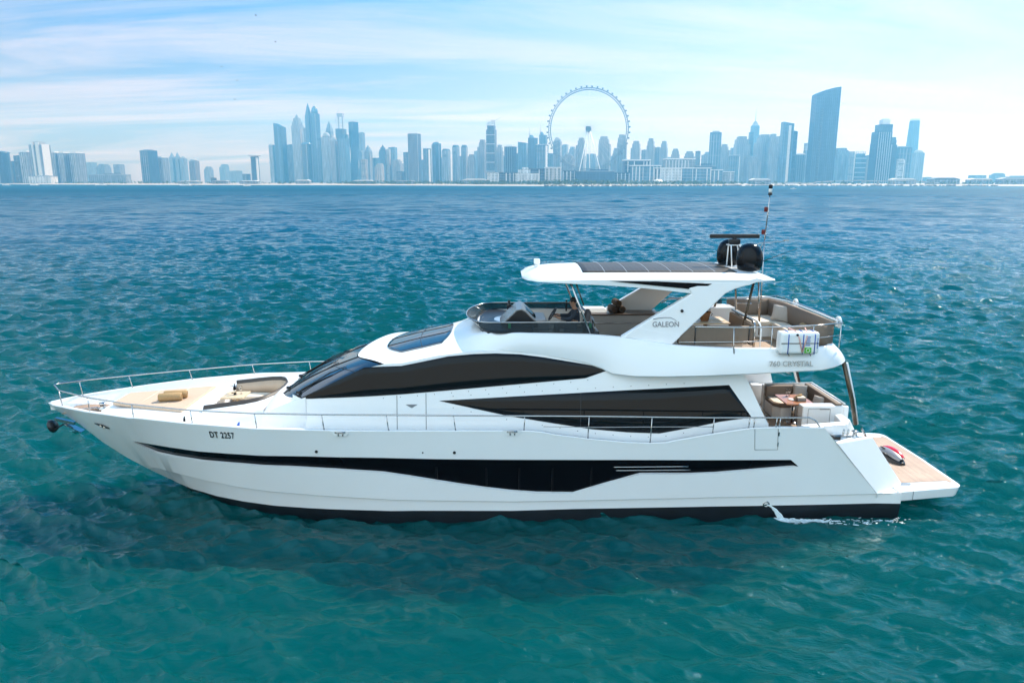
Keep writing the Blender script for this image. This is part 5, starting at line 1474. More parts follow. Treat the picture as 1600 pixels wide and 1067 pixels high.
# ------------------------------------------------------------------ aft cockpit furniture
FZ = 1.65
def cush_block(name, poly, z0, z1, mat, bev=0.04, parent=Y, top=None):
    return MB().prism(poly, z0, z1, top=top).build(name, mat, parent, bevel=bev)
sofa = MB().prism([(8.22, 1.28), (8.22, 0.62), (8.40, 0.40), (8.72, 0.40), (8.72, 0.62), (9.05, 0.62), (9.05, -0.85), (9.55, -0.85), (9.55, 1.28)], FZ, 2.02).build('cockpit_sofa', M_gel_in, Y, bevel=0.03)
cush_block('seat_cushion', [(8.20, 1.24), (8.20, 0.60), (8.38, 0.36), (8.72, 0.36), (8.72, 0.58), (9.02, 0.58), (9.02, -0.82), (9.52, -0.82), (9.52, 1.24)], 2.02, 2.13, M_taupe, 0.035, sofa)
cush_block('seat_top', [(8.26, 1.18), (8.26, 0.64), (8.41, 0.43), (8.68, 0.43), (8.68, 0.62), (8.95, 0.66), (8.95, 1.18)], 2.131, 2.145, M_cream, 0.0, sofa)
cush_block('backrest', [(8.22, 1.20), (9.45, 1.20), (9.45, 1.36), (8.22, 1.36)], 2.12, 2.47, M_taupe, 0.03, sofa)
cush_block('backrest', [(9.45, -0.85), (9.62, -0.85), (9.62, 1.36), (9.45, 1.36)], 2.12, 2.52, M_taupe, 0.03, sofa)
MB().tube([(8.22, 1.39, 2.48), (9.55, 1.39, 2.50), (9.66, 1.30, 2.53), (9.66, -0.9, 2.53)], 0.03, 8).build('backrest_edge', M_gel, sofa)
cush_block('sofa_surround', [(8.18, 1.37), (9.64, 1.37), (9.64, -0.9), (9.80, -0.9), (9.80, 1.52), (8.18, 1.52)], FZ, 2.46, M_gel, 0.03, sofa)
tb = MB().prism([(8.25, -0.36), (9.05, -0.36), (9.05, 0.60), (8.25, 0.60)], 2.335, 2.375).build('cockpit_table', M_wood, Y, bevel=0.006)
MB().tube([(8.66, 0.12, FZ), (8.66, 0.12, 2.34)], 0.06, 12).lathe([(0.20, 0), (0.20, 0.02), (0.07, 0.04)], c=(8.66, 0.12, FZ)).build('table_leg', M_steel, tb)
bar = cush_block('cockpit_bar', [(8.50, -0.88), (9.80, -0.88), (9.80, -0.55), (8.50, -0.55)], FZ, 2.46, M_gel, 0.03)
MB().tube([(8.66, -0.885, 1.75), (8.66, -0.885, 2.38), (9.28, -0.885, 2.38), (9.28, -0.885, 1.75)], 0.006, 4).build('locker_seam', M_rubber, bar)
MB().box((9.12, -0.886, 2.375), (0.28, 0.012, 0.02)).build('locker_handle', M_black, bar)
# side entrance: step, inner gate, hand rail
cush_block('side_step', [(6.95, -2.70), (7.9, -2.70), (7.9, -1.9), (6.95, -1.9)], FZ, 2.02, M_gel_in, 0.02)
MB().prism([(6.95, -2.6), (7.7, -2.6), (7.7, -2.0), (6.95, -2.0)], 2.024, 2.03).build('step_teak', M_teak_d, Y)
MB().tube([(6.60, -1.75, 3.22), (6.78, -1.75, 2.98), (7.20, -1.75, 2.42)], 0.022, 8).tube([(6.66, -1.75, 3.14), (6.60, -1.85, 3.10)], 0.014, 6).tube([(7.12, -1.75, 2.53), (7.06, -1.85, 2.45)], 0.014, 6).build('hand_rail', M_steel, Y)
MB().box((7.12, -1.80, 2.42), (0.16, 0.10, 0.05)).build('rail_foot', M_black, Y)
# far side wing wall with door furniture and hand rails
mb = MB().prism([(6.9, 2.30), (9.0, 2.30), (9.0, 2.50), (6.9, 2.50)], FZ, 2.62, top=[(6.9, 2.36), (8.75, 2.36), (8.75, 2.50), (6.9, 2.50)])
fw = mb.build('far_wing_wall', M_gel, Y, bevel=0.03)
MB().tube([(8.35, 2.29, 2.16), (8.47, 2.28, 2.20), (8.50, 2.28, 2.16)], 0.012, 6).tube([(8.52, 2.29, 2.17), (8.62, 2.28, 2.15)], 0.012, 6).build('door_handle', M_black, fw)
for x0, x1 in ((7.6, 7.95), (9.05, 9.45)):
    MB().tube([(x0, 2.42, 3.0 if x0 < 8 else 2.72), (x1, 2.42, 2.58 if x0 < 8 else 2.50)], 0.022, 8).build('hand_rail', M_steel, Y)
# stern posts carrying the flybridge
M_post = vary(material('dark_brown_post', (0.10, 0.075, 0.05), 0.22, metal=0.5), 3, 0.4)
for sgn in (1, -1):
    MB().tube([(8.93, -sgn * 2.12, 4.02), (9.30, -sgn * 2.0, 3.0), (9.50, -sgn * 1.92, 2.28)], 0.055, 12).build('stern_post', M_steel if sgn < 0 else M_post, Y)  # near post's dark brown stands in for its shaded side
for sgn in (1, -1):
    MB().tube([(9.02, -sgn * 2.10, 4.02), (9.37, -sgn * 1.98, 3.0), (9.57, -sgn * 1.90, 2.28)], 0.030, 10).build('stern_post', M_gel if sgn > 0 else M_black, Y)  # near thin white tube stands in for the post's lit side
# ------------------------------------------------------------------ flybridge windscreen
def fws(s_, u):
    """s_ 0 foot..1 top; u -1 near aft end .. 1 far aft end, rounding the bow in the middle"""
    au = abs(u); sg = -1 if u < 0 else 1
    if au > 0.42:
        t = (au - 0.42) / 0.58
        xb, yb = 0.05 + 2.40 * t, 1.90; xt, yt = -0.12 + 2.52 * t, 1.64
    else:
        a = R(90) * au / 0.42
        xb, yb = 0.05 - 0.68 * math.cos(a), 1.90 * math.sin(a) ** 0.92
        xt, yt = -0.12 - 0.80 * math.cos(a), 1.64 * math.sin(a) ** 0.92
    zb = 4.79; zt_ = 5.015 - 0.02 * math.cos(R(90) * min(1, au / 0.42))
    return (xb + (xt - xb) * s_, sg * (yb + (yt - yb) * s_), zb + (zt_ - zb) * s_)
NU = 90
glass = MB().grid([[fws(k / 4, -1 + 2 * j / NU) for j in range(NU + 1)] for k in range(5)]).build('flybridge_windscreen', M_smoke, Y, solid=0.008)
MB().tube([fws(1.02, -1 + 2 * j / NU) for j in range(NU + 1)], 0.016, 8).build('top_rail', M_steel, glass)
MB().tube([fws(0.0, -1 + 2 * j / NU) for j in range(NU + 1)], 0.016, 6).build('base_seal', M_black, glass)
for u in (-0.19, 0.19):
    MB().tube([fws(0, u), fws(1, u)], 0.018, 6).build('windscreen_frame', M_steel, glass)
for u in (-0.49, -0.985, 0.49):
    a, b = Vector(fws(0.0, u)), Vector(fws(1.0, u))
    MB().box((a + b) / 2 + Vector((0, 0.0, 0)), (0.07, 0.018, 0.24)).build('windscreen_bracket', M_dgreen if u < 0 else M_black, glass)
MB().box((2.05, 1.70, 4.91), (0.05, 0.03, 0.34)).build('windscreen_bracket', M_black, glass)

# ------------------------------------------------------------------ flybridge: inner sides, helm, seats
mb = MB()
for sgn in (1, -1):
    rows_ = [[(x, -sgn * (fly_station(x)[0] - 0.145), z) for x in np.linspace(-0.2, 8.0, 24)] for z in (4.10, 4.74 if sgn < 0 else 4.40)]
    mb.grid([[(p[0], p[1], min(p[2], fly_station(p[0])[1] - 0.02)) for p in r_] for r_ in rows_])
mb.build('flybridge_lining', M_gel_in, Y)
# dash and black hooded console
MB().prism([(-0.45, -1.4), (-0.30, -1.75), (0.9, -1.75), (0.9, 1.0), (-0.30, 1.75), (-0.55, 0.8), (-0.58, -0.8)], 4.70, 4.82).build('dash', M_black, Y, bevel=0.03)
Mc = Matrix(((1, 0, 0, 0), (0, 0, 1, 0), (0, 1, 0, 0), (0, 0, 0, 1)))
con = MB().prism([(-0.02, 4.78), (0.03, 4.84), (0.46, 5.24), (0.58, 5.27), (0.68, 5.22), (1.02, 4.90), (1.05, 4.78)], -1.15, 0.15, M=Mc).build('helm_console', M_black, Y, bevel=0.02)
mb = MB(); mb.grid([[(0.04, -1.16, 4.86), (0.46, -1.16, 5.27), (0.60, -1.16, 5.295), (0.70, -1.16, 5.24), (1.02, -1.16, 4.93)], [(0.04, 0.16, 4.86), (0.46, 0.16, 5.27), (0.60, 0.16, 5.295), (0.70, 0.16, 5.24), (1.02, 0.16, 4.93)]], smooth=False)
mb.build('console_hood', vary(material('pewter_hood', (0.30, 0.28, 0.27), 0.25, metal=0.4), 4, 0.1), con, solid=0.03)
MB().box((0.86, -0.5, 5.10), (0.34, 0.5, 0.02), rot=Matrix.Rotation(R(40), 3, 'Y')).build('display', M_glass, con)
MB().lathe([(0.06, 0), (0.06, 0.06), (0.03, 0.10), (0.03, 0.16), (0.05, 0.17), (0.01, 0.20)], n=12, c=(0.28, 0.35, 5.10)).build('compass', M_black, Y)
MB().prism([(0.95, -1.15), (1.38, -1.05), (1.38, 0.1), (0.95, 0.15)], 4.70, 4.98, top=[(0.95, -1.15), (1.25, -1.05), (1.25, 0.1), (0.95, 0.15)]).build('helm_shelf', vary(material('grey_helm_shelf', (0.34, 0.31, 0.30), 0.4), 8, 0.2), Y, bevel=0.02)
Mw = Matrix.Translation((1.46, -0.60, 5.06)) @ Matrix.Rotation(R(-58), 4, 'Y')
mb = MB()
mb.tube([Mw @ Vector((0.19 * math.cos(t), 0.19 * math.sin(t), 0)) for t in np.linspace(0, 2 * math.pi, 25)], 0.018, 8, cap=False)
for k in range(3):
    t = 2 * math.pi * k / 3 + 0.5; mb.tube([Mw @ Vector((0, 0, 0)), Mw @ Vector((0.18 * math.cos(t), 0.18 * math.sin(t), 0))], 0.014, 6)
mb.tube([Mw @ Vector((0, 0, 0.02)), Mw @ Vector((0, 0, -0.22))], 0.04, 8)
mb.build('steering_wheel', M_black, Y)
def chair(name, x, y, mat):
    r_ = MB().prism([(x - 0.25, y - 0.30), (x + 0.25, y - 0.30), (x + 0.25, y + 0.30), (x - 0.25, y + 0.30)], 4.52, 4.66).build(name, mat, Y, bevel=0.05)
    MB().prism([(x + 0.22, y - 0.28), (x + 0.34, y - 0.28), (x + 0.34, y + 0.28), (x + 0.22, y + 0.28)], 4.60, 5.16, top=[(x + 0.34, y - 0.25), (x + 0.46, y - 0.25), (x + 0.46, y + 0.25), (x + 0.34, y + 0.25)]).build('backrest', mat, r_, bevel=0.04)
    MB().tube([(x, y, 4.1), (x, y, 4.53)], 0.07, 10).build('pedestal', M_steel, r_)
chair('helm_seat', 2.05, -0.60, M_dark_f)
# frame behind the helm seat
MB().tube([(2.52, -1.5, 4.84), (2.62, -0.2, 4.84), (2.30, 0.4, 5.16)], 0.03, 8).build('seat_frame', M_steel, Y)
MB().prism([(2.30, -1.70), (2.62, -1.70), (2.62, -0.3), (2.30, -0.3)], 4.10, 4.78).build('companion_console', M_black, Y, bevel=0.04)
# wet bar and sunbed along the far side
wb_ = MB().prism([(2.70, 1.15), (4.75, 1.15), (4.75, 1.90), (2.70, 1.90)], 4.10, 4.70).build('wet_bar', vary(material('grey_bar_front', (0.42, 0.40, 0.38), 0.35), 5, 0.06), Y, bevel=0.02)
MB().prism([(2.66, 1.10), (4.80, 1.10), (4.80, 1.92), (2.66, 1.92)], 4.70, 4.745).build('worktop', vary(material('brown_worktop', (0.10, 0.07, 0.05), 0.3), 5, 0.2), wb_, bevel=0.008)
MB().prism([(2.40, 1.30), (3.35, 1.30), (3.35, 1.88), (2.40, 1.88)], 4.745, 4.86, top=[(2.45, 1.45), (3.20, 1.45), (3.20, 1.88), (2.45, 1.88)]).build('sunbed_head', M_gel, wb_, bevel=0.02)
MB().tube([(2.72, 1.145, 4.46), (4.73, 1.145, 4.46)], 0.02, 6).build('bar_trim', M_steel, wb_)
# ------------------------------------------------------------------ arch legs
def arch(sgn):
    o_ = [(3.13, 4.70), (4.44, 4.50), (4.95, 4.98), (5.45, 5.46), (5.80, 5.80), (6.05, 5.92), (6.42, 6.03), (6.42, 6.10), (5.3, 6.10), (4.85, 5.95), (4.93, 5.80)]
    def yy(z): return interp(z, [4.4, 6.1], [2.06, 1.86])
    A = [Vector((x, -sgn * yy(z), z)) for x, z in o_]
    B = [Vector((x, -sgn * (yy(z) - 0.20), z)) for x, z in o_]
    mb = MB()
    a = [mb.bm.verts.new(v) for v in A]; b = [mb.bm.verts.new(v) for v in B]; n = len(a)
    mb.bm.faces.new(a); mb.bm.faces.new(b[::-1])
    for k in range(n): mb.bm.faces.new((a[k], a[(k + 1) % n], b[(k + 1) % n], b[k]))
    leg = mb.build('arch_leg', M_gel, Y, bevel=0.025)
    # lower moulding strip on the leg
    MB().face([Vector((x, -sgn * (yy(z) + 0.006), z)) for x, z in ((3.26, 4.70), (4.44, 4.515), (4.66, 4.72), (3.52, 4.93))]).build('leg_moulding', M_gel, leg, solid=0.02)
    MB().lathe([(0.04, 0), (0.04, 0.03), (0.02, 0.04)], n=12, c=(4.69, -sgn * (yy(5.37) + 0.0), 5.37), M=Matrix.Rotation(R(90 * sgn), 4, 'X')).build('camera_lens', M_black, leg)
    if sgn > 0:
        ang = R(90 + math.degrees(math.atan2(-0.2, 1.7)))
        t = text('GALEON', 0.19, M_grey_logo, 'lettering', leg, (3.93, -(yy(4.99) + 0.012), 4.965), (R(90 - 6.7), 0, 0), sx=0.92, bold=0.002)
        sw = [(3.95, 5.165), (4.10, 5.19), (4.25, 5.205), (4.40, 5.20), (4.50, 5.155), (4.565, 5.09)]
        MB().tube([Vector((x, -(yy(z) + 0.012), z)) for x, z in sw], 0.011, 5, r2=0.004).build('emblem_line', M_grey_logo, leg)
arch(1); arch(-1)
# ------------------------------------------------------------------ hardtop
def ht_sec(x):
    top = interp(x, [0.62, 0.80, 1.05, 1.5, 2.2, 4.0, 6.0, 6.6, 7.15], [6.10, 6.22, 6.30, 6.345, 6.355, 6.35, 6.33, 6.27, 6.16])
    edge = interp(x, [0.62, 0.80, 1.05, 2.2, 4.0, 6.3, 7.0, 7.15], [6.09, 6.17, 6.21, 6.265, 6.27, 6.265, 6.19, 6.14])
    low = interp(x, [0.62, 0.82, 1.68, 2.78, 3.76, 4.95, 5.47, 5.92, 6.41, 6.53, 7.0, 7.15], [6.05, 6.06, 6.05, 6.01, 5.93, 5.80, 5.86, 5.93, 6.01, 6.08, 6.10, 6.10])
    w1 = interp(x, [0.62, 0.75, 1.0, 1.5, 2.2, 6.3, 7.15], [0.55, 0.95, 1.18, 1.28, 1.30, 1.30, 1.22])
    w2 = interp(x, [0.62, 0.75, 1.0, 1.5, 2.2, 6.5, 6.9, 7.15], [0.70, 1.20, 1.50, 1.72, 1.84, 1.86, 1.80, 1.66])
    mid = edge - 0.115 if x < 6.6 else edge - 0.05
    mid = max(mid, low + 0.015)
    return [(x, 0, top), (x, -w1 * 0.5, top * 0.75 + edge * 0.25), (x, -w1 * 0.92, edge + 0.012), (x, -w1, edge), (x, -w2 + 0.05, mid + 0.03), (x, -w2, mid), (x, -w2 - 0.005, low + 0.01), (x, -w2 + 0.04, low), (x, -w2 + 0.40, low + (0.05 if x > 1.2 else 0.0)), (x, 0, low + (0.07 if x > 1.2 else 0.0))]
hx = [0.62, 0.68, 0.75, 0.85, 1.0, 1.2, 1.5, 1.8, 2.2, 2.6, 3.0, 3.4, 3.8, 4.2, 4.6, 4.95, 5.2, 5.47, 5.7, 5.92, 6.15, 6.41, 6.6, 6.8, 7.0, 7.15]
mb = MB()
for sgn in (1, -1): mb.grid([[(x, sgn * y, z) for x, y, z in ht_sec(x)] for x in hx])
for x in (hx[0], hx[-1]):
    s_ = ht_sec(x); mb.face([(a, b, c_) for a, b, c_ in s_] + [(a, -b, c_) for a, b, c_ in reversed(s_[1:-1])])
ht = mb.build('hardtop', M_gel, Y, merge=0.002)
ht.modifiers.new('es', 'EDGE_SPLIT').split_angle = R(28)
def ht_top(x, y):
    s_ = ht_sec(x); ys = [-p[1] for p in s_[:5]]; zs = [p[2] for p in s_[:5]]
    return interp(abs(y), ys, zs)
xs_p = np.linspace(2.2, 6.28, 26)
mb = MB().grid([[(x + (0.10 if 0 else 0) , -1.24 + 2.48 * j / 12, ht_top(x, -1.24 + 2.48 * j / 12) + 0.012) for x in (list(xs_p))] for j in range(13)])
sp_ = mb.build('solar_panels', M_solar, ht, solid=0.01)
for k in range(1, 7):
    x = 2.2 + 4.08 * k / 7
    MB().tube([(x, -1.24 + 2.48 * j / 8, ht_top(x, -1.24 + 2.48 * j / 8) + 0.016) for j in range(9)], 0.007, 4).build('panel_seam', M_steel_far, sp_)
for sgn in (1, -1):
    pts = [(2.81, 6.135), (4.0, 6.12), (5.45, 6.055), (5.14, 5.895), (4.0, 6.01)]
    mb = MB().face([(x, -sgn * 1.872, z) for x, z in pts]); mb.build('side_window', M_glass_h, ht, solid=0.008)
# front and rear struts
for sgn in (1, -1):
    MB().tube([(1.84, -sgn * 1.72, 6.07), (2.36, -sgn * 1.90, 4.74)], 0.030, 10).build('front_strut', M_steel, Y)
    MB().tube([(1.97, -sgn * 1.70, 6.07), (2.18, -sgn * 1.78, 5.5)], 0.018, 8).build('front_strut', M_post, Y)
    MB().tube([(6.72, -sgn * 1.35, 6.12), (6.44, -sgn * 1.35, 4.5)], 0.034, 10).build('rear_strut', M_post, Y)
    MB().tube([(6.95, -sgn * 1.0, 6.12), (7.05, -sgn * 1.0, 4.9)], 0.026, 10).build('rear_strut', M_steel, Y)
MB().lathe([(0.07, 0), (0.075, 0.04), (0.05, 0.06), (0.05, 0.09)], n=14, c=(1.05, -0.0, 6.29)).box((1.05, 0, 6.44), (0.17, 0.20, 0.14), bev=0.03).build('searchlight', M_gel, Y)
# radomes, radar, mast
prof = [(0.20, 0.0), (0.30, 0.04), (0.345, 0.16), (0.355, 0.30), (0.35, 0.40), (0.325, 0.52), (0.27, 0.63), (0.18, 0.71), (0.08, 0.745), (0.005, 0.75)]
for x, y, z in ((6.80, -0.62, 6.24), (6.62, 0.60, 6.26)):
    MB().lathe(prof, n=36, c=(x, y, z)).build('radome', M_gloss_black, Y)
mb = MB(); mb.box((6.55, 0.0, 6.98), (0.30, 0.22, 0.16), bev=0.05); mb.tube([(6.55, 0, 7.03), (6.55, 0, 7.10)], 0.06, 10)
rad = mb.build('radar_housing', M_black, Y)
MB().box((6.55, 0.0, 7.13), (1.38, 0.10, 0.115), bev=0.03).build('radar_antenna', M_black, rad)
mb = MB()
for q in ((6.35, -0.12), (6.75, -0.12), (6.35, 0.12), (6.75, 0.12)): mb.tube([(q[0] + 0.1, q[1] * 2, 6.30), (q[0] * 0.6 + 6.55 * 0.4, q[1], 6.90)], 0.018, 6)
mb.box((6.55, 0, 6.89), (0.36, 0.26, 0.02)); mb.build('radar_bracket', M_gel, rad)
mast = MB().tube([(7.55, 0.35, 4.25), (7.52, 0.35, 7.0)], 0.020, 8).tube([(7.52, 0.35, 7.0), (7.58, 0.33, 8.36)], 0.016, 8).build('mast', M_steel, Y)
MB().lathe([(0.05, 0), (0.055, 0.02), (0.055, 0.06), (0.045, 0.07)], n=12, c=(7.58, 0.33, 8.24)).build('lamp', M_black, mast)
MB().lathe([(0.045, 0), (0.05, 0.10), (0.045, 0.11)], n=12, c=(7.58, 0.33, 8.31)).build('lamp', M_gel, mast)
MB().lathe([(0.05, 0), (0.055, 0.02), (0.055, 0.09), (0.03, 0.11)], n=12, c=(7.58, 0.33, 8.42)).build('lamp', M_gloss_black, mast)
for z, x in ((7.85, 7.49), (7.22, 7.46)):
    MB().lathe([(0.045, -0.07), (0.05, -0.04), (0.05, 0.04), (0.045, 0.07)], n=12, c=(x, 0.33, z)).build('lamp', M_orange, mast)
    MB().box((x + 0.05, 0.33, z - 0.05), (0.07, 0.03, 0.02)).build('lamp_bracket', M_gel, mast)
# burgee-like wind vane arm and whip aerials
MB().tube([(7.15, 0.2, 6.85), (7.45, 0.3, 6.93), (7.95, 0.3, 6.95), (8.15, 0.3, 6.99)], 0.012, 6).box((8.12, 0.3, 6.99), (0.14, 0.04, 0.03)).tube([(7.40, 0.32, 6.78), (7.53, 0.35, 6.98)], 0.012, 6).build('wind_sensor', M_steel, mast)
MB().tube([(7.10, -0.4, 6.42), (8.05, -0.75, 6.86)], 0.012, 6, r2=0.005).build('whip_aerial', M_black, Y)
for k in range(3):
    MB().tube([(7.50, 0.35, 5.3 + 0.27 * k), (7.60, 0.35, 5.28 + 0.27 * k)], 0.01, 5).build('mast_clip', M_black, mast)

# ------------------------------------------------------------------ aft flybridge: dinette, stern sofa, rails
FB = 4.10
ds = MB().prism([(4.75, -1.55), (6.45, -1.55), (6.45, -0.95), (4.75, -0.95)], FB, 4.52).build('dinette_seat', M_gel_in, Y, bevel=0.02)
MB().prism([(4.62, -1.98), (6.50, -1.98), (6.50, -1.84), (4.62, -1.84)], 4.50, 4.96).build('backrest', M_taupe, ds, bevel=0.03)
MB().prism([(4.75, -1.84), (6.45, -1.84), (6.45, -0.95), (4.75, -0.95)], 4.52, 4.64).build('seat_cushion', M_beige, ds, bevel=0.03)
for x in (5.05, 6.45):
    MB().tube([(x, -2.0, 4.50), (x, -2.0, 4.98)], 0.014, 6).build('backrest_seam', M_black, ds)
# the backrest's leaf that crosses the deck, with its rounded rail
MB().prism([(6.50, -1.95), (6.62, -1.95), (6.62, -0.1), (6.50, -0.1)], 4.45, 5.02).build('backrest', M_taupe, ds, bevel=0.03)
MB().tube([(6.60, -0.05, 5.07), (6.60, -1.75, 5.07), (6.60, -1.90, 5.02), (6.60, -1.96, 4.90), (6.60, -1.96, 4.36)], 0.032, 10).build('backrest_rail', M_steel, ds)
MB().tube([(6.72, -0.05, 5.05), (6.74, -1.78, 5.05), (6.75, -1.93, 4.98), (6.76, -1.98, 4.86), (6.76, -1.98, 4.36)], 0.022, 10).build('backrest_rail', M_gel, ds)
tb = MB().prism([(5.30, -0.75), (6.35, -0.75), (6.35, 0.25), (5.30, 0.25)], 4.78, 4.82).build('flybridge_table', M_palewood, Y, bevel=0.008)
MB().tube([(5.8, -0.25, FB), (5.8, -0.25, 4.79)], 0.06, 10).build('table_leg', M_steel, tb)
# tinted screen and rails at the far side
MB().box((6.2, 1.95, 4.83), (1.4, 0.02, 0.42)).build('side_screen', M_smoke, Y)
mb = MB()
mb.tube([(5.0, 1.9, 4.95), (5.25, 1.9, 5.10), (6.0, 1.9, 5.12), (6.0, 1.9, 4.5)], 0.018, 6); mb.tube([(5.2, 1.9, 4.86), (7.0, 1.9, 4.86)], 0.014, 6); mb.tube([(7.2, 1.4, 5.02), (7.6, 1.3, 5.02), (7.6, 1.6, 5.10), (7.2, 1.7, 5.10)], 0.018, 6)
mb.build('stair_rail', M_steel, Y)
MB().prism([(6.35, 1.2), (7.1, 1.2), (7.1, 1.9), (6.35, 1.9)], FB, 4.92).build('cool_box_cabinet', M_gel, Y, bevel=0.03)
# stern sofa
so = MB().prism([(7.15, 1.30), (7.15, 0.75), (8.05, 0.75), (8.05, -1.90), (8.45, -1.90), (8.45, 1.30)], FB, 4.46).build('stern_sofa', M_gel_in, Y, bevel=0.02)
MB().prism([(7.15, 1.80), (7.15, 0.70), (8.0, 0.70), (8.0, -1.88), (8.42, -1.88), (8.42, 1.80)], 4.46, 4.58).build('seat_cushion', M_cream, so, bevel=0.035)
def back_leaf(pts, z1s):
    mb = MB()
    n = len(pts)
    lo = [Vector((x, y, 4.42)) for x, y in pts]; hi = [Vector((x, y, z)) for (x, y), z in zip(pts, z1s)]
    mb.grid([lo, [(a + b) / 2 for a, b in zip(lo, hi)], hi])
    return mb.build('backrest', M_taupe, so, solid=0.12, bevel=0.03)
back_leaf([(7.05, 1.95), (7.8, 1.95), (8.35, 1.92)], [5.05, 5.06, 5.08])
back_leaf([(8.40, 1.90), (8.55, 1.0), (8.58, 0.0), (8.62, -1.0), (8.62, -2.05)], [5.08, 5.10, 5.10, 5.10, 5.10])
back_leaf([(8.60, -2.08), (8.30, -2.10), (7.45, -2.10)], [5.02, 5.00, 4.92])
MB().tube([(7.05, 1.98, 5.08), (8.38, 1.95, 5.10), (8.60, 1.0, 5.13), (8.66, -1.0, 5.13), (8.68, -2.1, 5.12)], 0.022, 8).build('backrest_edge', M_gel, so)
# guard rail round the aft deck
def fr(x, dz): return (x, -2.36, dz)
for sgn in (1, -1):
    mb = MB().tube([(4.98, -sgn * 2.22, 5.00), (6.0, -sgn * 2.36, 5.01), (6.9, -sgn * 2.38, 5.02), (8.0, -sgn * 2.38, 5.06), (8.74, -sgn * 2.26, 5.10)], 0.018, 8)
    mb.build('aft_rail', M_steel, Y)
    MB().tube([(4.6, -sgn * 2.20, 4.60), (6.0, -sgn * 2.36, 4.64), (6.88, -sgn * 2.38, 4.66)], 0.012, 6).build('aft_rail', M_steel, Y)
    MB().tube([(7.9, -sgn * 2.38, 4.72), (8.72, -sgn * 2.26, 4.78)], 0.012, 6).build('aft_rail', M_steel, Y)
    for x in (5.93, 6.90, 7.95, 8.70):
        y = interp(x, [4.98, 6, 6.9, 8.0, 8.74], [2.22, 2.36, 2.38, 2.38, 2.26])
        MB().tube([(x, -sgn * (y + (0.14 if x < 6 else 0)), 4.36 if x < 6 else 4.46), (x, -sgn * (y + (0.06 if x < 6 else 0)), 4.6), (x, -sgn * y, interp(x, [4.98, 8.74], [5.0, 5.1]))], 0.015, 6).build('aft_stanchion', M_steel, Y)
MB().tube([(8.74, -2.26, 5.10), (8.80, -1.0, 5.12), (8.80, 1.0, 5.12), (8.74, 2.26, 5.10)], 0.018, 8).build('aft_rail', M_steel, Y)
# ================================================================== loose things on board
def lumpy_cushion(name, loc, size, rot, mat, label, cat='cushion', group=None):
    """a pillow: thick in the middle, thin pinched corners"""
    n = 12; w, h, t = size
    rows_f, rows_b = [], []
    for i in range(n + 1):
        rf, rb = [], []
        for j in range(n + 1):
            u, v = -1 + 2 * i / n, -1 + 2 * j / n
            pin = 1 - 0.10 * (1 - abs(u * v)) * (abs(u) ** 6 + abs(v) ** 6) * 0.8
            th = t * 0.5 * ((1 - u ** 4) * (1 - v ** 4)) ** 0.5 + 0.004
            x, y = u * w / 2 * pin, v * h / 2 * pin
            rf.append((x, y, th)); rb.append((x, y, -th))
        rows_f.append(rf); rows_b.append(rb)
    mb = MB().grid(rows_f).grid(rows_b, flip=True)
    o = mb.build(name, mat, merge=0.003)
    bm = None
    o.location = loc; o.rotation_euler = rot
    return tag(o, label, cat, group)
def towel_roll(loc, r, L, rz, mat, label, group):
    root = empty('rolled_towel', loc, label, 'towel', group, rz)
    mb = MB()
    prof_ = [(r * 0.25, -L / 2), (r * 0.85, -L / 2 - 0.005), (r, -L / 2 + 0.02), (r * 1.02, 0), (r, L / 2 - 0.02), (r * 0.85, L / 2 + 0.005), (r * 0.25, L / 2)]
    mb.lathe(prof_, n=18, M=Matrix.Rotation(R(90), 4, 'Y')); mb.build('roll', mat, root)
    mb = MB()
    for sx in (-1, 1):
        sp2 = [Vector((sx * (L / 2 + 0.006), r * (0.15 + 0.75 * k / 40) * math.cos(k * 0.45), r * (0.15 + 0.75 * k / 40) * math.sin(k * 0.45))) for k in range(41)]
        mb.tube(sp2, 0.006, 4)
    mb.build('rolled_edge', mat, root)
    return root
# foredeck
towel_roll((-9.30, -0.36, 2.675), 0.115, 0.60, R(10), M_towel, 'ochre towel roll on the bow sunpad, the one nearer the viewer', 'rolled towels on the bow sunpad')
towel_roll((-9.26, -0.10, 2.675), 0.115, 0.60, R(10), M_towel, 'ochre towel roll on the bow sunpad, the one farther from the viewer', 'rolled towels on the bow sunpad')
b = empty('wine_bottle', (-7.62, 0.02, 2.625), 'dark wine bottle standing on the pale foredeck table', 'bottle')
MB().lathe([(0.036, 0), (0.040, 0.01), (0.040, 0.18), (0.034, 0.22), (0.016, 0.25), (0.014, 0.30)], n=14).build('glass_body', M_gloss_black, b)
MB().lathe([(0.017, 0.27), (0.017, 0.325), (0.004, 0.327)], n=12).build('cap', M_black, b)
MB().lathe([(0.041, 0.06), (0.041, 0.14)], n=14).build('bottle_label', M_cream, b)
def wine_glass(x, y, z, label, group):
    o = MB().lathe([(0.035, 0), (0.034, 0.004), (0.006, 0.010), (0.005, 0.085), (0.028, 0.11), (0.042, 0.15), (0.040, 0.20), (0.034, 0.225), (0.032, 0.222), (0.038, 0.19), (0.039, 0.15), (0.025, 0.115), (0.003, 0.10)], n=16).build('wine_glass', M_clear, loc=(x, y, z))
    return tag(o, label, 'glass', group)
wine_glass(-7.47, 0.10, 2.625, 'stemmed glass beside the dark bottle on the foredeck table, aft one', 'wine glasses')
wine_glass(-7.75, 0.16, 2.625, 'stemmed glass beside the dark bottle on the foredeck table, forward one', 'wine glasses')
t = empty('serving_tray', (-7.72, -0.88, 2.38), 'grey tray with fruit on the near foredeck seat', 'tray')
MB().prism(rect(0.46, 0.32), 0, 0.025).build('tray_base', material('grey_tray', (0.32, 0.32, 0.34), 0.4), t, bevel=0.008)
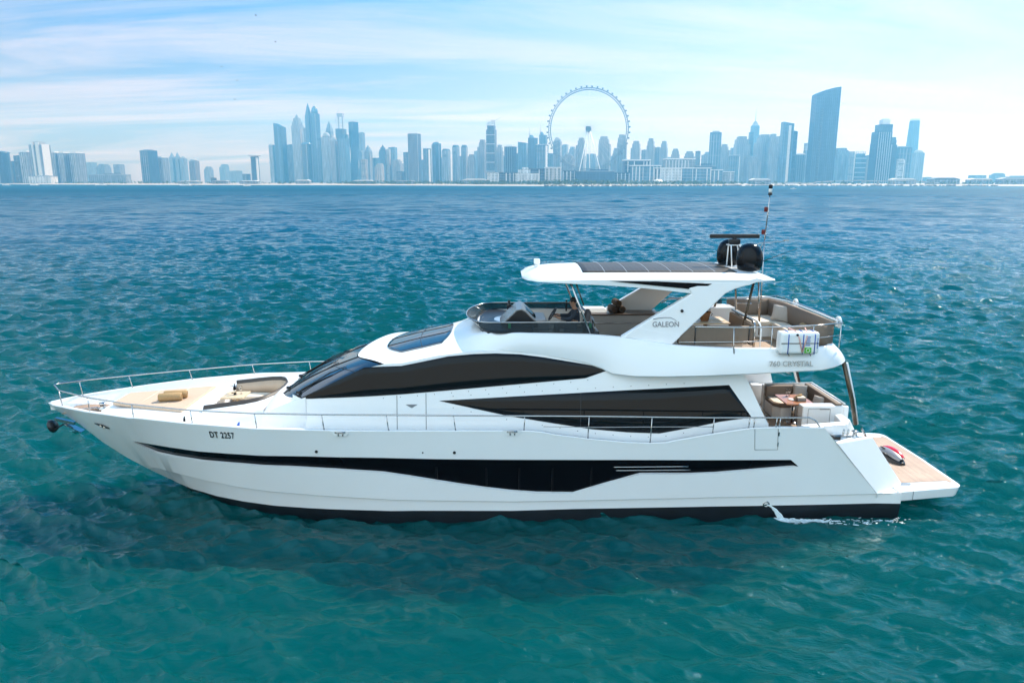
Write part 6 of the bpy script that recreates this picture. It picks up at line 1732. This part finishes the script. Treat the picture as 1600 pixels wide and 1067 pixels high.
MB().lathe([(0.05, 0.025), (0.11, 0.05), (0.13, 0.085), (0.12, 0.085), (0.04, 0.035)], n=16, c=(0.1, 0.02, 0)).build('bowl', M_clear, t)
mb = MB()
for k in range(14):
    g = bmesh.ops.create_icosphere(mb.bm, subdivisions=1, radius=0.022)
    bmesh.ops.translate(mb.bm, vec=(-0.17 + rng.uniform(-0.09, 0.07), -0.05 + rng.uniform(-0.05, 0.05), 0.05 + rng.uniform(0, 0.03)), verts=g['verts'])
mb.build('fruit', material('yellow_green_fruit', (0.45, 0.42, 0.06), 0.5), t)
lumpy_cushion('cushion', (-6.86, -0.72, 2.47), (0.42, 0.30, 0.17), (R(24), R(-8), R(50)), M_dark_f, 'dark grey bolster cushion in the near corner of the foredeck seating well')
lumpy_cushion('cushion', (-7.10, -0.80, 2.44), (0.22, 0.20, 0.10), (R(14), R(0), R(40)), M_black, 'small black pouch cushion beside the dark grey foredeck bolster')
# cockpit
lumpy_cushion('cushion', (9.20, 1.06, 2.34), (0.42, 0.40, 0.14), (R(68), 0, R(-22)), M_grey_f, 'pale grey cushion in the far corner of the cockpit sofa', group='grey cushions on the cockpit sofa')
lumpy_cushion('cushion', (9.34, 0.05, 2.30), (0.38, 0.36, 0.14), (R(66), 0, R(-58)), M_grey_f, 'pale grey cushion against the stern backrest of the cockpit sofa', group='grey cushions on the cockpit sofa')
wine_glass(8.54, 0.42, 2.375, 'tall wine glass at the far left corner of the cockpit table', 'wine glasses')
wine_glass(8.64, 0.46, 2.375, 'wine glass just right of the corner one on the cockpit table', 'wine glasses')
bx = empty('serving_box', (8.78, -0.02, 2.375), 'grey box with bread on the cockpit table', 'box')
MB().prism(rect(0.26, 0.22), 0, 0.10).build('box_body', material('grey_box', (0.22, 0.21, 0.20), 0.6), bx, bevel=0.01)
MB().prism(rect(0.24, 0.20), 0.101, 0.108).build('napkin', M_cream, bx)
MB().tube([(-0.20, -0.02, 0.05), (-0.08, 0.04, 0.13), (0.06, 0.08, 0.15)], 0.03, 8).build('bread', M_towel, bx)
MB().lathe([(0.02, 0), (0.09, 0.006), (0.11, 0.014), (0.09, 0.010), (0.01, 0.006)], n=18).build('plate', M_gel, loc=(8.56, 0.06, 2.375))
tag(bpy.data.objects['plate'], 'white plate left of the grey bread box on the cockpit table', 'plate')
# bathing platform: water scooter
s = empty('water_scooter', (11.60, -0.02, 0.583), 'red, black and silver water scooter lying on the teak bathing platform', 'sea scooter', rz=R(96))
def scooter_shell(name, w, h0, h1, L0, L1, mat, nx=18):
    rows_ = []
    for i in range(nx + 1):
        t_ = i / nx; x = L0 + (L1 - L0) * t_
        k = max(0.02, math.sin(math.pi * (0.04 + 0.92 * t_)) ** 0.55)
        row = []
        for j in range(13):
            a = math.pi * j / 12
            row.append((x, w * k * math.cos(a), h0 + (h1 - h0) * k * math.sin(a) ** 0.8))
        rows_.append(row)
    return MB().grid(rows_).build(name, mat, s)
scooter_shell('hull', 0.26, 0.0, 0.20, -0.62, 0.62, M_black)
scooter_shell('silver_deck', 0.19, 0.10, 0.275, -0.55, 0.50, material('silver_paint', (0.26, 0.26, 0.27), 0.3, metal=0.2))
sh = scooter_shell('red_shell', 0.13, 0.14, 0.33, -0.50, 0.48, M_red); sh.location = (0, -0.09, -0.01)
MB().tube([(0.05, 0.22, 0.16), (-0.10, 0.27, 0.20), (-0.28, 0.22, 0.16)], 0.022, 8).build('handle', M_black, s)
MB().box((0.18, 0.10, 0.25), (0.16, 0.10, 0.03), rot=Matrix.Rotation(R(25), 3, 'X')).build('display', M_glass, s)
# flybridge
for k, (x, z, d) in enumerate(((3.42, 4.805, 'left'), (3.66, 4.805, 'right'), (3.54, 4.985, 'top'))):
    towel_roll((x + 0.02, 1.50, z + 0.045), 0.105, 0.46, R(90 + 8), M_towel_b, 'brown rolled towel on the flybridge bar, %s of the stack of three' % {'left': 'lower left', 'right': 'lower right', 'top': 'topmost'}[d], 'brown towel rolls on the flybridge bar')
lumpy_cushion('cushion', (8.30, 0.75, 4.82), (0.50, 0.48, 0.15), (R(68), R(4), R(-34)), M_grey_f, 'light grey square cushion leaning on the flybridge stern sofa')
towel_roll((8.42, -0.70, 4.68), 0.10, 0.46, R(80), M_towel, 'ochre rolled towel on the flybridge stern sofa', 'rolled towels')
bk = empty('basket', (5.72, -0.42, 4.82), 'brown wicker basket with bottles on the flybridge table', 'basket')
MB().lathe([(0.10, 0), (0.115, 0.02), (0.155, 0.24), (0.165, 0.26), (0.150, 0.26), (0.10, 0.03)], n=18).build('wicker_body', M_wicker, bk)
mb = MB()
for a in range(4): mb.lathe([(0.034, 0.03), (0.036, 0.20), (0.015, 0.28), (0.015, 0.36), (0.003, 0.365)], n=10, c=(0.07 * math.cos(a * 1.57 + 0.4), 0.07 * math.sin(a * 1.57 + 0.4), 0))
mb.build('bottles', M_gloss_black, bk)
MB().tube([(0.16, 0, 0.24), (0.21, 0, 0.20), (0.18, 0, 0.14)], 0.012, 6).build('handle', M_steel, bk)
MB().prism(rect(0.5, 0.34), 0, 0.012).build('folded_napkin', M_cream, loc=(6.02, -0.30, 4.82)); tag(bpy.data.objects['folded_napkin'], 'pale folded cloth right of the wicker basket on the flybridge table', 'cloth')
# life raft canister in its cradle outside the rail
lr = empty('life_raft', (7.475, -2.60, 4.40), 'white life raft canister strapped outside the flybridge rail, blue bands and green label', 'life raft')
MB().box((0, 0, 0.285), (0.97, 0.36, 0.55), bev=0.075).build('canister', M_gel, lr)
for x in (-0.30, 0.07, 0.36):
    mb = MB(); mb.tube([(x, -0.186, 0.01), (x, -0.186, 0.50), (x, -0.10, 0.567), (x, 0.12, 0.567)], 0.012, 6); mb.build('blue_band', M_blue, lr)
MB().box((0, -0.184, 0.285), (0.955, 0.012, 0.02)).build('joint', M_rubber, lr)
MB().tube([(-0.22, 0.10, 0.62), (-0.10, -0.10, 0.58), (-0.04, -0.195, 0.42), (0.06, -0.20, 0.05)], 0.016, 6).build('strap', M_pink, lr)
MB().tube([(0.20, 0.10, 0.62), (0.17, -0.10, 0.58), (0.15, -0.195, 0.45), (0.06, -0.20, 0.05)], 0.014, 6).build('strap', M_pink, lr)
MB().lathe([(0.03, 0), (0.03, 0.02), (0.01, 0.025)], n=10, c=(-0.09, -0.18, 0.50), M=Matrix.Rotation(R(90), 4, 'X')).build('buckle', M_black, lr)
MB().box((0.20, -0.186, 0.11), (0.17, 0.010, 0.14)).build('green_label', M_green, lr)
mb = MB()
for r0 in (0.045,):
    mb.tube([(0.20 + r0 * math.cos(t_), -0.193, 0.11 + r0 * math.sin(t_)) for t_ in np.linspace(0, 2 * math.pi, 20)], 0.007, 5, cap=False)
mb.build('label_ring', M_gel, lr)
mb = MB()
for k in range(5): mb.box((0.19, -0.186, 0.44 - 0.05 * k), (0.11 - 0.02 * (k % 2), 0.008, 0.022))
mb.build('printed_lines', M_blue, lr)
mb = MB()
for k in range(6): mb.box((0.43, -0.183, 0.40 - 0.045 * k), (0.022, 0.010, 0.028))
mb.build('printed_lines', M_blue, lr)
MB().tube([(-0.45, 0.05, -0.02), (0.45, 0.05, -0.02)], 0.02, 6).build('cradle', M_steel, lr)
for x in (-0.30, 0.24): MB().tube([(x, -0.20, 0.04), (x + 0.03, -0.21, -0.02), (x + 0.05, -0.16, -0.04)], 0.01, 6).build('hook', M_black, lr)
# lifebuoys on the far stern rail
def buoy(x, y, z, rz, label):
    o = MB().tube([Vector((0.12 * math.cos(t_), 0, 0.12 * math.sin(t_))) for t_ in np.linspace(R(-60), R(240), 26)], 0.042, 10).build('lifebuoy', M_gel, loc=(x, y, z))
    o.rotation_euler = (0, 0, rz); tag(o, label, 'lifebuoy')
buoy(8.86, -1.75, 5.02, R(90), 'white horseshoe lifebuoy at the near stern corner of the flybridge rail')
buoy(8.80, 0.95, 5.06, R(90), 'white horseshoe lifebuoy at the far end of the flybridge stern rail')
# ------------------------------------------------------------------ the helmsman
pr = empty('person', (2.02, -0.60, 4.66), 'person in dark navy clothes seated at the flybridge wheel behind the strut', 'person')
def skin_body(name, J, E, mat, parent, sub=2):
    me = bpy.data.meshes.new(name)
    me.from_pydata([j[0] for j in J], E, []); me.update()
    o = bpy.data.objects.new(name, me); link(o); o.parent = parent
    me.materials.append(mat)
    o.modifiers.new('skin', 'SKIN')
    me.skin_vertices.new() if not me.skin_vertices else None
    for k, j in enumerate(J):
        sv = me.skin_vertices[0].data[k]; sv.radius = (j[1], j[2] if len(j) > 2 else j[1]); sv.use_root = (k == 0)
    s_ = o.modifiers.new('sub', 'SUBSURF'); s_.levels = sub; s_.render_levels = sub
    return o
J = [((0.05, 0, 0.08), 0.15, 0.14), ((0.08, 0, 0.26), 0.14, 0.13), ((0.09, 0, 0.42), 0.17, 0.12), ((0.06, 0, 0.53), 0.09, 0.08), ((0.03, 0, 0.59), 0.055, 0.055), ((0.0, 0, 0.66), 0.07, 0.085), ((-0.01, 0, 0.75), 0.085, 0.095), ((-0.005, 0, 0.82), 0.06, 0.07),
     ((0.07, -0.20, 0.48), 0.065), ((-0.08, -0.28, 0.30), 0.050), ((-0.36, -0.20, 0.31), 0.036), ((-0.46, -0.17, 0.34), 0.030),
     ((0.07, 0.20, 0.48), 0.065), ((-0.08, 0.28, 0.30), 0.050), ((-0.36, 0.18, 0.33), 0.036), ((-0.46, 0.15, 0.37), 0.030),
     ((-0.02, -0.11, 0.06), 0.10), ((-0.42, -0.14, 0.10), 0.075), ((-0.50, -0.13, -0.32), 0.052), ((-0.50, -0.13, -0.48), 0.045), ((-0.66, -0.13, -0.52), 0.040),
     ((-0.02, 0.11, 0.06), 0.10), ((-0.42, 0.14, 0.10), 0.075), ((-0.50, 0.13, -0.32), 0.052), ((-0.50, 0.13, -0.48), 0.045), ((-0.66, 0.13, -0.52), 0.040)]
E_ = [(0, 1), (1, 2), (2, 3), (3, 4), (4, 5), (5, 6), (6, 7), (2, 8), (8, 9), (9, 10), (10, 11), (2, 12), (12, 13), (13, 14), (14, 15), (0, 16), (16, 17), (17, 18), (18, 19), (19, 20), (0, 21), (21, 22), (22, 23), (23, 24), (24, 25)]
body = skin_body('body', J, E_, M_skin, pr)
# clothing: jacket and trousers a little larger than the body
Jc = [(p[0], p[1] + 0.014, (p[2] if len(p) > 2 else p[1]) + 0.014) for p in J]
skin_body('jacket', [Jc[k] for k in (0, 1, 2, 3, 8, 9, 10, 12, 13, 14)], [(0, 1), (1, 2), (2, 3), (2, 4), (4, 5), (5, 6), (2, 7), (7, 8), (8, 9)], M_navy, pr)
skin_body('trousers', [Jc[k] for k in (0, 16, 17, 18, 19, 21, 22, 23, 24)], [(0, 1), (1, 2), (2, 3), (3, 4), (0, 5), (5, 6), (6, 7), (7, 8)], M_dark_f, pr)
mb = MB().lathe([(0.086, -0.03), (0.098, 0.02), (0.090, 0.07), (0.058, 0.105), (0.005, 0.115)], n=16, c=(0.012, 0, 0.755)); mb.build('hair', M_hair, pr)
mb = MB()
mb.lathe([(0.018, -0.02), (0.014, 0.0), (0.004, 0.02)], n=8, c=(-0.105, 0, 0.715), M=Matrix.Rotation(R(-90), 4, 'Y'))
for sy in (-1, 1): mb.box((-0.005, sy * 0.098, 0.72), (0.045, 0.02, 0.06), bev=0.008)
mb.build('face_features', M_skin, pr)
mb = MB()
for sy in (-1, 1): mb.lathe([(0.012, -0.004), (0.010, 0.004), (0.002, 0.006)], n=8, c=(-0.097, sy * 0.035, 0.745), M=Matrix.Rotation(R(-90), 4, 'Y'))
mb.box((-0.088, 0, 0.672), (0.012, 0.045, 0.008)); mb.build('eyes_and_mouth', M_hair, pr)
for sy in (-1, 1):
    hand = empty('hand', (-0.47, sy * 0.16, 0.355)); hand.parent = pr
    for k in range(5):
        ang = -0.5 + 0.25 * k
        L_ = (0.05, 0.070, 0.078, 0.072, 0.058)[k]
        if k == 0: pts_ = [(0.0, -sy * 0.02, 0.0), (-0.02, -sy * 0.05, 0.015), (-0.05, -sy * 0.06, 0.02)]
        else: pts_ = [(-0.02, sy * (0.018 * (k - 2.5)), 0.02), (-0.02 - L_ * 0.5, sy * (0.02 * (k - 2.5)), 0.035), (-0.02 - L_ * 0.75, sy * (0.02 * (k - 2.5)), 0.005), (-0.02 - L_ * 0.6, sy * (0.02 * (k - 2.5)), -0.02)]
        MB().tube(pts_, 0.010, 6, r2=0.008).build('finger', M_skin, hand)
    MB().box((-0.01, 0, 0.012), (0.08, 0.075, 0.028), bev=0.01).build('palm', M_skin, hand)
# ------------------------------------------------------------------ water thrown from the hull outlet
M_foam = vary(material('white_foam', (0.62, 0.72, 0.76), 0.4), 8, 0.2)
mb = MB()
y0 = -(SH(6.97, 0.36) - 0.02)
for q in range(5):
    pts_ = [(6.98 + 0.30 * t_ * (1 + 0.12 * q), y0 - 0.10 * t_ * (1 + 0.2 * q), 0.36 - 0.04 * t_ - 0.34 * t_ * t_) for t_ in np.linspace(0, 1, 9)]
    mb.tube([(a, b, c_ + 0.012 * math.sin(9 * i_ + q)) for i_, (a, b, c_) in enumerate(pts_)], 0.014, 6, r2=0.022)
for k in range(620):
    t_ = rng.random() ** 2.2
    x = 7.15 + 3.6 * t_
    y = y0 - 0.12 - 0.10 * t_ + rng.gauss(0, 0.035 + 0.10 * t_) - 0.10 * math.sin(2.2 * t_ + 0.3)
    s_ = rng.uniform(0.008, 0.030) * (1.25 - 0.8 * t_)
    g = bmesh.ops.create_icosphere(mb.bm, subdivisions=1, radius=s_)
    bmesh.ops.transform(mb.bm, matrix=Matrix.Translation((x, y, rng.gauss(-0.01, 0.02))) @ Matrix.Rotation(rng.uniform(-0.5, 0.5), 4, 'Z') @ Matrix.Diagonal((rng.uniform(1.2, 4.0), rng.uniform(0.6, 1.4), 0.4, 1)), verts=g['verts'])
tag(mb.build('foam_trail', M_foam), 'white splash and foam trailing along the hull from the outlet', 'foam', kind='stuff')
